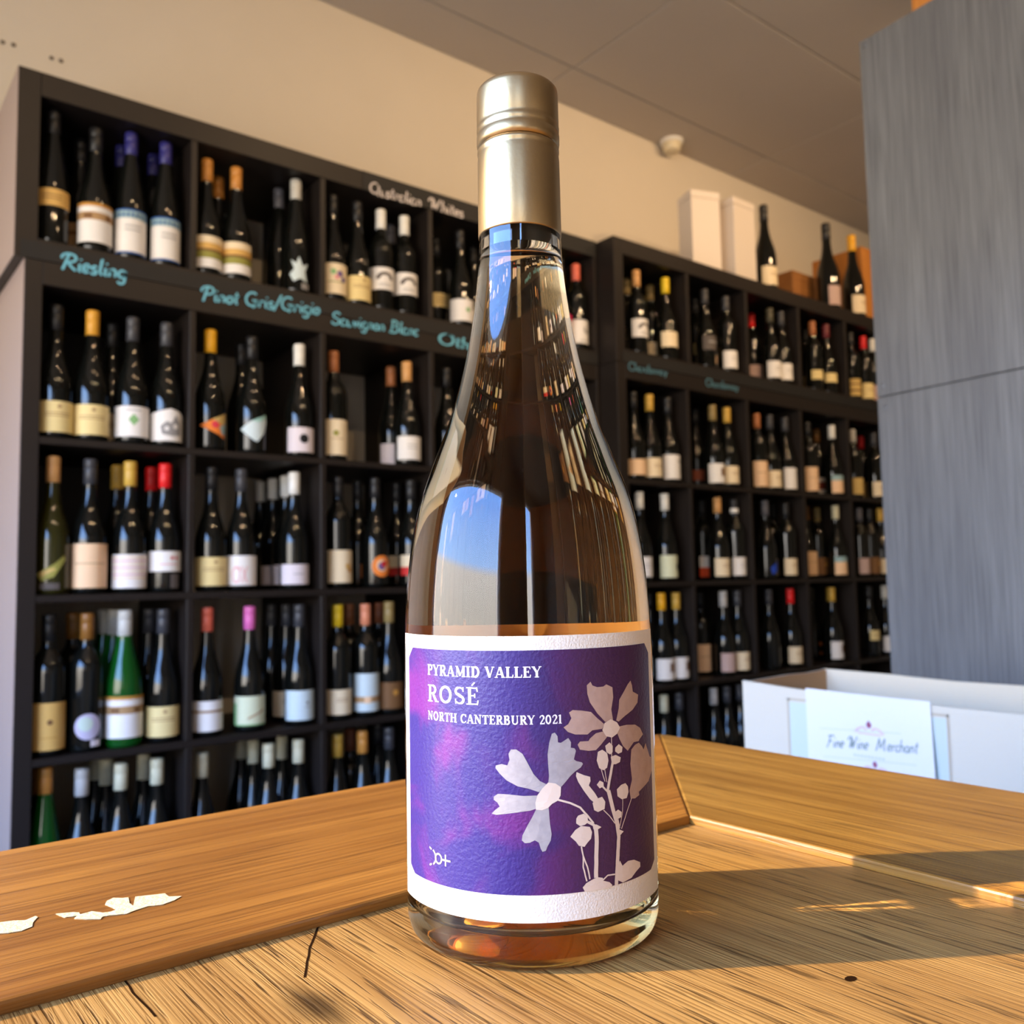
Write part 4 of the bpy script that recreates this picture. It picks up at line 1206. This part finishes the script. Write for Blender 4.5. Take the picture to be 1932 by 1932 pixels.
obj('printed_panel', bm, [mat('tan_print_line', rgb(176, 162, 142), 0.7), mat('pale_green_print', rgb(186, 197, 193), 0.7)], cart)
# the paper card, slightly curled off the carton
CD = [(p[0] / 1000, p[1] / 1000) for p in [[633.8, -144.9], [481.5, -135.1], [474.1, -218.6], [634.5, -220.4]]]
cy1, cy0, czt, czb = CD[0][0], CD[1][0], max(CD[0][1], CD[1][1]), min(CD[2][1], CD[3][1])
bm = bmesh.new()
N = 10


def card_pt(t, s):
    """t along the card from its far to its near edge, s up"""
    lift = 0.0012 + 0.006 * max(0.0, t - 0.55) ** 2 * 4 * (1.0 - s)
    return (XC - lift, cy1 + (cy0 - cy1) * t - (1 - s) * 0.004 * t, EYE + czb + (czt - czb) * s - 0.0022 * math.sin(PI * t * 0.5) * s)


rows_ = [[bm.verts.new(card_pt(i / N, j / 6)) for i in range(N + 1)] for j in range(7)]
for j in range(6):
    for i in range(N):
        bm.faces.new((rows_[j][i], rows_[j][i + 1], rows_[j + 1][i + 1], rows_[j + 1][i])).smooth = True
card = obj('paper_card', bm, mat('white_paper_card', rgb(210, 210, 212), 0.4, var=0.01), cart)
card['label'] = 'white card printed Fine Wine Merchant'
bm = bmesh.new()
CT = [[609.6, -201.4], [499.4, -193.3], [554.4, -170.1], [575.6, -207.0], [537.5, -203.7], [550.4, -214.3], [616.5, -180.5], [516.8, -173.9], [614.2, -213.2], [501.8, -206.3]]


def cmap(t, s):
    p = card_pt(t, s)
    return (p[0] - 0.0004, p[1], p[2])


cwid, chei = cy1 - cy0, czt - czb


def ct_uv(p):
    return ((cy1 - p[0] / 1000) / cwid, (p[1] / 1000 - czb) / chei)


u0, v0 = ct_uv(CT[0])
u1, v1 = ct_uv(CT[1])
for q in text_quads(SCRIPT, 'Fine Wine  Merchant', 0.17, width=u1 - u0, slant=0.12, pen=0.85):
    put_poly(bm, q, lambda u, v: cmap(u0 + u, v0 + v + (v1 - v0) * u / (u1 - u0)), 0, 0.03)
for a, b, w in ((CT[6], CT[7], 0.008), (CT[8], CT[9], 0.008)):
    put_poly(bm, ribbon([ct_uv(a), ct_uv(b)], w)[0], cmap, 2, 0.05)
ua, va = ct_uv(CT[3])
ub, vb = ct_uv(CT[4])
for k in range(9):
    t0 = ua + (ub - ua) * (k + 0.15) / 9
    t1 = ua + (ub - ua) * (k + 0.75) / 9
    put_poly(bm, [(t0, va), (t1, va), (t1, va + 0.03), (t0, va + 0.03)], cmap, 2)
for (p, sc) in ((CT[2], 1.0), (CT[5], 0.9)):
    cu, cv = ct_uv(p)
    put_poly(bm, [(cu, cv + 0.07 * sc), (cu - 0.022 * sc, cv + 0.02), (cu - 0.012 * sc, cv - 0.03), (cu + 0.012 * sc, cv - 0.03), (cu + 0.022 * sc, cv + 0.02)], cmap, 1)
    for sgn in (-1, 1):
        for q in ribbon([(cu + sgn * 0.02, cv - 0.06), (cu + sgn * 0.05, cv - 0.02), (cu + sgn * 0.085, cv - 0.05), (cu + sgn * 0.11, cv - 0.1)], 0.022 * sc):
            put_poly(bm, q, cmap, 3)
    for q in ribbon([(cu - 0.09, cv - 0.11), (cu + 0.09, cv - 0.11)], 0.02):
        put_poly(bm, q, cmap, 3)
o = obj('print', bm, [mat('grey_green_print', rgb(120, 136, 132), 0.7), mat('wine_red_print', rgb(140, 74, 104), 0.7), mat('pale_grey_print', rgb(180, 188, 194), 0.7), mat('pale_pink_print', rgb(206, 176, 196), 0.7)], card)

# ------------------------------------------------------------------ the rose bottle
BX, BY = 0.19954, 0.24271
bot = empty('rose_bottle', (BX, BY, ZT + 0.0002), math.radians(-39.43))
tag(bot, 'rose wine bottle with purple flower label and champagne-gold screw cap on the counter', 'bottle')
OUT = [(0.0385, 0.0), (0.0408, 0.0012), (0.0421, 0.0042), (0.0426, 0.010), (0.0429, 0.037), (0.0429, 0.088), (0.0426, 0.1003), (0.0419, 0.1134), (0.0402, 0.1282), (0.0372, 0.1427), (0.0319, 0.1577), (0.0262, 0.1727), (0.0218, 0.1879), (0.0186, 0.2029), (0.01625, 0.2184), (0.0150, 0.232), (0.0147, 0.24)]
OUTS = spline(OUT, 4)
prof = [(0.0, 0.011), (0.012, 0.0098), (0.022, 0.0068), (0.03, 0.0026), (0.0345, 0.0004)] + OUTS + [(0.0142, 0.25), (0.0140, 0.285), (0.0105, 0.286)]
FILL = 0.2338
inner_neck = [(0.0105, 0.286), (0.0110, 0.25), (0.0117, FILL)]
M_glass = glass_mat('clear_bottle_glass', (0.72, 0.95, 0.82, 1), 9.0, 1.5)
bm = lathe(bmesh.new(), prof + inner_neck[1:], 96)
bmesh.ops.recalc_face_normals(bm, faces=bm.faces)
obj('glass_body', bm, M_glass, bot).cycles.is_caustics_caster = True
# wine: its skin is the glass-to-wine interface, its top the free surface under the cap
WALL = 0.0029
win = [(0.0, 0.0195), (0.012, 0.0182), (0.022, 0.0148), (0.030, 0.0102), (0.0345, 0.0088), (0.0375, 0.0098), (0.0392, 0.0128)]
win += [(r - WALL, z) for r, z in OUTS if 0.017 < z < FILL - 0.004]
win += [(0.0117, FILL)]
bm = lathe(bmesh.new(), win, 96)
n_side = len(bm.faces)
lathe(bm, [(0.0117, FILL), (0.0, FILL)], 96, mi=1)
bmesh.ops.remove_doubles(bm, verts=bm.verts, dist=1e-6)
bmesh.ops.recalc_face_normals(bm, faces=bm.faces)
M_wine = glass_mat('rose_wine', (0.985, 0.66, 0.25, 1), 32.0, 1.345 / 1.5)
M_wtop = glass_mat('rose_wine_surface', (0.985, 0.66, 0.25, 1), 32.0, 1.345)
obj('wine', bm, [M_wine, M_wtop], bot).cycles.is_caustics_caster = True

# screw cap
M_cap = mat('champagne_gold_cap', rgb(194, 164, 118), 0.37, metal=1.0, var=0.04, vscale=300, bump=0.03, bscale=900)
capo = lathe(bmesh.new(), [(0.0141, 0.2391), (0.0149, 0.2391), (0.01505, 0.2396), (0.0150, 0.250), (0.0149, 0.2672), (0.0147, 0.2690), (0.0146, 0.2700), (0.0149, 0.2706), (0.01485, 0.2715), (0.0143, 0.2722)], 72)
obj('cap_skirt', capo, M_cap, bot)
capt = lathe(bmesh.new(), [(0.0140, 0.2724), (0.0149, 0.2730), (0.0151, 0.2740), (0.0151, 0.2766), (0.0147, 0.2773), (0.0150, 0.2780), (0.01505, 0.2796), (0.0147, 0.2803), (0.01495, 0.2810), (0.0149, 0.2920), (0.01475, 0.2934), (0.0141, 0.2942), (0.0, 0.2943)], 72)
obj('screw_cap', capt, M_cap, bot)

# front label
RL = 0.04325


def on_bottle(layer):
    rr = RL + 0.00009 * layer

    def f(s, z):
        a = s / 0.0429
        return (rr * math.sin(a), -rr * math.cos(a), z)
    return f


def sheet(bm, s0, s1, z0, z1, layer, mi=0, n=48, m=1):
    f = on_bottle(layer)
    g = [[bm.verts.new(f(s0 + (s1 - s0) * i / n, z0 + (z1 - z0) * j / m)) for i in range(n + 1)] for j in range(m + 1)]
    for j in range(m):
        for i in range(n):
            q = bm.faces.new((g[j][i], g[j][i + 1], g[j + 1][i + 1], g[j + 1][i]))
            q.smooth = True
            q.material_index = mi


M_paper = mat('white_label_paper', rgb(242, 232, 214), 0.5, spec=0.4, bump=0.25, bscale=1500)
bm = bmesh.new()
sheet(bm, -0.0535, 0.0535, 0.0150, 0.0990, 0)
front_l = obj('front_label', bm, M_paper, bot)
front_l['label'] = 'white-bordered purple paper label'


def purple_mat():
    m = bpy.data.materials.new('purple_label_print')
    m.use_nodes = True
    n = m.node_tree.nodes
    L = m.node_tree.links
    b = n['Principled BSDF']
    b.inputs['Roughness'].default_value = 0.40
    b.inputs['Specular IOR Level'].default_value = 0.5
    tc = n.new('ShaderNodeTexCoord')
    sep = n.new('ShaderNodeSeparateXYZ')
    L.new(tc.outputs['Object'], sep.inputs[0])
    t = n.new('ShaderNodeTexNoise')
    t.inputs['Scale'].default_value = 34
    t.inputs['Detail'].default_value = 3
    t.inputs['Distortion'].default_value = 0.8
    L.new(tc.outputs['Object'], t.inputs['Vector'])
    r = n.new('ShaderNodeMapRange')
    r.interpolation_type = 'SMOOTHSTEP'
    r.inputs['From Min'].default_value = 0.45
    r.inputs['From Max'].default_value = 0.66
    L.new(t.outputs['Fac'], r.inputs['Value'])
    x = n.new('ShaderNodeMix')
    x.data_type = 'RGBA'
    x.inputs['A'].default_value = rgb(48, 31, 108)
    x.inputs['B'].default_value = rgb(104, 30, 116)
    L.new(r.outputs['Result'], x.inputs['Factor'])
    # the printed wash deepens to aubergine across the flower side
    g = n.new('ShaderNodeMapRange')
    g.interpolation_type = 'SMOOTHSTEP'
    g.inputs['From Min'].default_value = -0.012
    g.inputs['From Max'].default_value = 0.024
    ad = n.new('ShaderNodeMath')
    ad.operation = 'MULTIPLY_ADD'
    ad.inputs[1].default_value = 0.02
    L.new(t.outputs['Fac'], ad.inputs[0])
    L.new(sep.outputs['X'], ad.inputs[2])
    ad2 = n.new('ShaderNodeMath')
    ad2.operation = 'SUBTRACT'
    ad2.inputs[1].default_value = 0.01
    L.new(ad.outputs[0], ad2.inputs[0])
    L.new(ad2.outputs[0], g.inputs['Value'])
    y = n.new('ShaderNodeMix')
    y.data_type = 'RGBA'
    L.new(g.outputs['Result'], y.inputs['Factor'])
    L.new(x.outputs['Result'], y.inputs['A'])
    y.inputs['B'].default_value = rgb(66, 32, 72)
    L.new(y.outputs['Result'], b.inputs['Base Color'])
    t2 = n.new('ShaderNodeTexNoise')
    t2.inputs['Scale'].default_value = 900
    t2.inputs['Detail'].default_value = 3
    L.new(tc.outputs['Object'], t2.inputs['Vector'])
    bp = n.new('ShaderNodeBump')
    bp.inputs['Strength'].default_value = 0.35
    bp.inputs['Distance'].default_value = 0.0006
    L.new(t2.outputs['Fac'], bp.inputs['Height'])
    L.new(bp.outputs['Normal'], b.inputs['Normal'])
    return m


LD = {'polys': {'petal': [[[2.3, 52.9], [-0.6, 53.9], [-3.8, 54.6], [-7.1, 56.3], [-9.1, 58.2], [-10.4, 59.8], [-10.3, 60.6], [-8.5, 61.1], [-6.8, 60.7], [-6.1, 62.3], [-6.4, 64.1], [-5.6, 65.4], [-4.0, 65.4], [-2.2, 64.1], [-0.8, 61.5], [0.9, 58.2], [2.7, 56.1], [4.8, 55.0], [5.9, 53.5]], [[5.2, 55.3], [5.5, 57.4], [5.3, 60.9], [5.2, 63.8], [5.8, 67.3], [6.6, 69.8], [7.5, 70.1], [8.3, 69.0], [8.4, 67.2], [9.3, 67.0], [11.6, 68.3], [12.4, 67.0], [12.3, 65.4], [13.5, 65.1], [13.9, 64.4], [13.2, 61.9], [14.0, 61.3], [15.7, 60.8], [16.1, 60.3], [15.3, 59.3], [13.5, 58.3], [11.9, 57.0], [10.4, 55.4], [9.0, 54.0], [8.8, 51.6], [7.3, 51.7]], [[1.9, 51.9], [-2.1, 51.8], [-6.4, 52.2], [-9.8, 52.3], [-11.1, 51.4], [-11.1, 50.5], [-10.0, 49.7], [-9.3, 48.6], [-11.0, 47.3], [-11.8, 46.4], [-10.4, 46.1], [-7.6, 46.5], [-4.0, 47.0], [-0.4, 47.5], [1.4, 48.0], [2.9, 50.4]], [[1.4, 47.7], [0.3, 45.6], [-1.2, 43.1], [-2.7, 40.3], [-2.9, 38.9], [-2.0, 38.1], [-0.6, 38.2], [0.9, 38.9], [2.1, 38.2], [2.6, 36.4], [3.1, 35.5], [4.1, 35.8], [4.6, 37.0], [5.6, 38.7], [5.9, 40.5], [5.5, 43.3], [5.3, 46.1], [5.2, 48.6], [3.3, 49.4]]], 'tan': [[[24.2, 72.1], [21.4, 74.9], [18.9, 78.4], [18.1, 81.0], [18.0, 83.6], [19.3, 84.6], [19.9, 83.4], [21.6, 82.8], [23.8, 82.8], [25.0, 83.4], [27.4, 82.3], [27.6, 79.2], [26.7, 75.6], [27.3, 72.2]], [[28.6, 72.1], [29.8, 75.6], [30.1, 78.2], [32.4, 80.6], [34.3, 82.6], [35.8, 83.6], [36.5, 82.0], [36.8, 80.1], [39.9, 78.8], [39.4, 76.4], [36.5, 74.5], [32.7, 73.1], [29.6, 71.6]], [[23.9, 71.4], [21.3, 73.5], [19.2, 75.5], [16.3, 76.1], [13.2, 76.5], [12.0, 75.8], [12.7, 74.1], [11.7, 72.4], [10.2, 71.5], [11.5, 70.1], [13.8, 69.2], [17.8, 68.9], [19.5, 70.0], [23.0, 70.1]], [[23.4, 69.3], [20.7, 69.0], [18.6, 67.6], [18.1, 66.9], [15.3, 67.0], [14.5, 66.1], [15.2, 64.6], [18.1, 64.0], [20.6, 64.0], [22.4, 65.4], [25.0, 67.7]], [[29.8, 70.1], [33.2, 70.2], [37.6, 69.7], [40.5, 68.3], [42.4, 66.0], [39.9, 64.8], [39.5, 64.3], [36.6, 64.4], [33.4, 62.2], [31.2, 64.0], [29.7, 66.4], [28.9, 68.2]], [[34.2, 47.5], [33.7, 50.0], [35.1, 53.1], [34.5, 58.0], [35.2, 62.3], [37.3, 63.5], [39.5, 63.8], [41.3, 62.5], [42.5, 61.2], [44.0, 63.0], [45.8, 60.3], [47.3, 58.1], [49.2, 57.7], [49.0, 53.5], [45.6, 50.7], [40.9, 49.4], [38.6, 48.7], [38.9, 47.7], [36.4, 47.1]]], 'cream': [[[1.9, 51.9], [3.4, 53.9], [5.2, 55.6], [7.4, 55.2], [9.0, 54.0], [8.8, 51.6], [8.0, 50.2], [6.2, 49.3], [5.0, 48.2], [3.2, 47.6], [1.4, 47.8], [1.3, 49.8]], [[13.5, 44.5], [14.1, 45.3], [15.9, 45.7], [17.1, 44.7], [17.3, 43.0], [16.2, 42.4], [14.6, 42.2], [13.4, 43.1]], [[18.7, 42.2], [20.1, 42.0], [21.8, 41.0], [20.5, 40.5], [19.0, 40.7]], [[11.5, 39.4], [13.1, 41.2], [15.0, 42.2], [17.8, 41.6], [18.5, 40.0], [18.1, 38.1], [16.9, 37.1], [15.9, 36.0], [14.1, 36.5], [13.2, 37.8]], [[15.0, 24.3], [16.2, 25.4], [17.8, 26.0], [19.9, 26.6], [21.8, 26.1], [22.0, 25.2], [24.2, 24.4], [25.3, 23.3], [24.2, 22.7], [19.8, 22.9], [15.7, 23.0]], [[26.6, 26.6], [27.7, 28.6], [28.5, 29.9], [29.5, 28.2], [32.0, 29.1], [34.9, 28.8], [38.1, 27.3], [38.1, 25.9], [35.7, 25.0], [33.4, 23.7], [29.5, 23.2], [27.3, 24.4]], [[23.9, 71.8], [26.3, 72.7], [28.8, 71.5], [30.1, 69.7], [28.7, 68.0], [26.6, 67.1], [24.3, 67.8], [23.0, 69.7]], [[21.2, 63.4], [22.8, 63.9], [24.6, 62.6], [25.0, 60.4], [24.4, 58.3], [23.0, 57.7], [21.5, 58.5], [20.7, 60.9]], [[23.9, 64.9], [25.6, 65.8], [26.8, 64.6], [26.7, 62.7], [25.7, 62.1], [24.3, 63.0]], [[27.8, 63.9], [29.3, 64.8], [30.9, 63.7], [30.6, 62.2], [29.0, 61.9], [27.7, 62.8]], [[25.9, 61.4], [27.9, 61.7], [30.0, 60.7], [29.6, 59.3], [27.8, 58.9], [26.3, 59.1]], [[20.5, 53.7], [21.6, 54.8], [22.9, 54.1], [23.0, 52.9], [21.5, 52.5]], [[13.9, 58.1], [16.2, 57.0], [18.3, 56.3], [18.4, 55.0], [17.8, 53.8], [19.8, 51.3], [20.8, 49.7], [19.7, 48.3], [18.1, 49.7], [16.1, 52.4], [14.4, 55.1], [13.7, 56.9]], [[18.9, 48.5], [20.6, 49.6], [22.3, 49.9], [23.4, 48.3], [23.1, 46.2], [20.7, 45.6], [19.4, 46.3]], [[28.0, 51.3], [29.9, 52.4], [31.8, 52.6], [32.9, 51.4], [33.1, 49.7], [32.2, 48.0], [30.0, 48.0], [28.2, 49.2]], [[27.1, 44.7], [28.3, 45.2], [29.8, 44.2], [29.5, 42.7], [28.0, 42.4], [27.0, 43.3]], [[27.6, 39.7], [30.4, 38.3], [29.1, 37.5], [27.6, 38.0]]]}, 'stems': [[0.57, [[8.0, 50.4], [9.9, 49.8], [11.7, 49.2], [13.3, 48.4], [14.8, 47.6], [15.9, 46.3], [17.1, 45.0], [18.1, 43.7], [19.1, 42.5]]], [1.38, [[19.7, 41.7], [19.9, 40.0], [20.0, 38.4], [20.0, 36.9], [19.9, 35.4], [19.8, 33.9], [19.7, 32.4], [19.7, 30.9], [19.6, 29.5], [19.5, 28.0], [19.5, 26.5]]], [0.81, [[16.9, 43.3], [19.3, 41.9]]], [0.45, [[14.9, 36.2], [15.1, 34.8], [15.4, 33.4], [15.4, 31.8], [15.3, 30.2], [15.7, 28.8], [16.0, 27.3], [16.4, 25.9]]], [0.45, [[15.4, 33.4], [16.0, 31.7], [16.7, 30.0], [17.1, 28.2], [17.4, 26.4]]], [0.45, [[21.8, 25.4], [23.6, 26.5], [26.4, 26.3]]], [1.38, [[26.8, 23.0], [26.9, 24.4], [27.1, 25.8], [27.2, 27.2], [27.4, 28.6], [27.5, 30.0], [27.7, 31.5], [27.8, 32.9], [28.0, 34.3], [28.1, 35.7], [28.3, 37.1], [28.0, 39.1], [27.7, 41.2], [27.0, 43.3], [26.3, 45.4], [25.9, 46.9], [25.5, 48.4], [25.1, 49.9], [24.7, 51.4]]], [0.97, [[24.4, 51.4], [24.8, 53.0], [25.2, 54.6], [25.7, 56.2], [26.1, 57.8], [26.6, 59.5]]], [0.28, [[26.4, 67.5], [26.4, 66.0], [26.4, 64.4], [26.3, 62.9], [26.3, 61.3]]], [0.24, [[22.2, 58.2], [22.8, 56.2], [23.5, 54.3]]], [0.24, [[23.5, 57.9], [23.8, 55.9], [24.2, 54.0]]], [0.57, [[22.4, 53.1], [24.7, 50.8]]], [0.28, [[22.7, 45.9], [24.9, 43.8], [26.9, 41.3]]], [0.24, [[30.4, 48.2], [30.3, 46.1], [30.1, 44.0], [29.5, 42.1], [28.9, 40.2]]], [0.28, [[34.5, 47.6], [33.7, 46.3], [32.8, 45.0], [32.0, 43.7], [31.2, 42.2], [30.3, 40.7], [29.5, 39.2]]], [0.24, [[28.2, 42.5], [28.5, 41.0], [28.9, 39.5]]]]}
bm = bmesh.new()
sl, sr_, zlo, zhi = -0.0486, 0.0492, 0.0230, 0.0947
nseg = 56
f1 = on_bottle(1)


def edge_z(s):
    """upper and lower edge of the printed field, with clipped corners"""
    d = min(s - sl, sr_ - s)
    k = 0.0036
    e = max(0.0, 1 - d / k)
    return zlo + e * 0.0022, zhi - e * 0.0034


prev = None
ss = sorted(set([sl + (sr_ - sl) * i / nseg for i in range(nseg + 1)] + [sl + 0.0036, sr_ - 0.0036]))
for s in ss:
    a, b = edge_z(s)
    cur = (bm.verts.new(f1(s, a)), bm.verts.new(f1(s, b)))
    if prev:
        bm.faces.new((prev[0], cur[0], cur[1], prev[1])).smooth = True
    prev = cur
obj('purple_field', bm, purple_mat(), front_l)

M_petal = mat('pale_flower_print', rgb(170, 161, 158), 0.6, var=0.25, vscale=420)
M_tanp = mat('tan_flower_print', rgb(190, 158, 140), 0.6, var=0.18, vscale=300)
M_creamp = mat('cream_flower_print', rgb(232, 210, 188), 0.6)
for nm, key, m, lay in (('petals', 'petal', M_petal, 2), ('petals', 'tan', M_tanp, 2), ('buds', 'cream', M_creamp, 3)):
    for poly in LD['polys'][key]:
        bm = bmesh.new()
        f = on_bottle(lay)
        put_poly(bm, [(p[0] / 1000, p[1] / 1000) for p in poly], f, 0, 0.004)
        o = obj('petal' if nm == 'petals' else 'flower_bud', bm, m, front_l)
bm = bmesh.new()
for w, pts in LD['stems']:
    for q in ribbon([(p[0] / 1000, p[1] / 1000) for p in pts], w / 1000):
        put_poly(bm, q, on_bottle(3), 0, 0.004)
obj('flower_stems', bm, M_creamp, front_l)
M_ink = mat('white_lettering', rgb(242, 234, 232), 0.5)
for txt, s0, s1, zb, size in (('PYRAMID VALLEY', -0.0355, 0.0040, 0.0866, 0.0033), ('ROS\u00c9', -0.0356, -0.0150, 0.0783, 0.0053), ('NORTH CANTERBURY 2021', -0.0355, 0.0099, 0.0727, 0.0027)):
    bm = bmesh.new()
    for q in text_quads(ROMAN, txt, size, width=s1 - s0, pen=0.8 if txt[0] == 'R' else 1.0):
        put_poly(bm, [(p[0] + s0, p[1] + zb) for p in q], on_bottle(2), 0, 0.003)
    o = obj('lettering', bm, M_ink, front_l)
    o['label'] = 'white words ' + txt.title()
bm = bmesh.new()
cs, cz = -0.0312, 0.0307
K = 0.001
sym = [arc(cs * 1000, cz * 1000, 1.35, 1.45, 0, 360, 20), arc(cs * 1000 - 3.6, cz * 1000, 2.4, 2.4, 62, -62, 12), [(cs * 1000 - 3.2, cz * 1000 + 2.2), (cs * 1000 - 4.2, cz * 1000 + 2.7)], [(cs * 1000 - 3.2, cz * 1000 - 2.2), (cs * 1000 - 4.2, cz * 1000 - 2.7)],
       [(cs * 1000 + 1.4, cz * 1000), (cs * 1000 + 5.0, cz * 1000)], [(cs * 1000 + 3.0, cz * 1000 + 1.7), (cs * 1000 + 3.0, cz * 1000 - 1.7)]]
for st in sym:
    for q in ribbon(st, 0.5):
        put_poly(bm, [(p[0] * K, p[1] * K) for p in q], on_bottle(2), 0, 0.003)
o = obj('emblem', bm, mat('pale_yellow_print', rgb(240, 220, 160), 0.5), front_l)
# back label
bm = bmesh.new()
half = 0.0429 * PI
sheet(bm, half - 0.034, half + 0.034, 0.0300, 0.0985, 0, n=40)
obj('back_label', bm, mat('cream_back_label', rgb(236, 222, 200), 0.7), bot)

for o in list(ct.children) + [bpy.data.objects['back_label']]:
    o.cycles.is_caustics_receiver = True
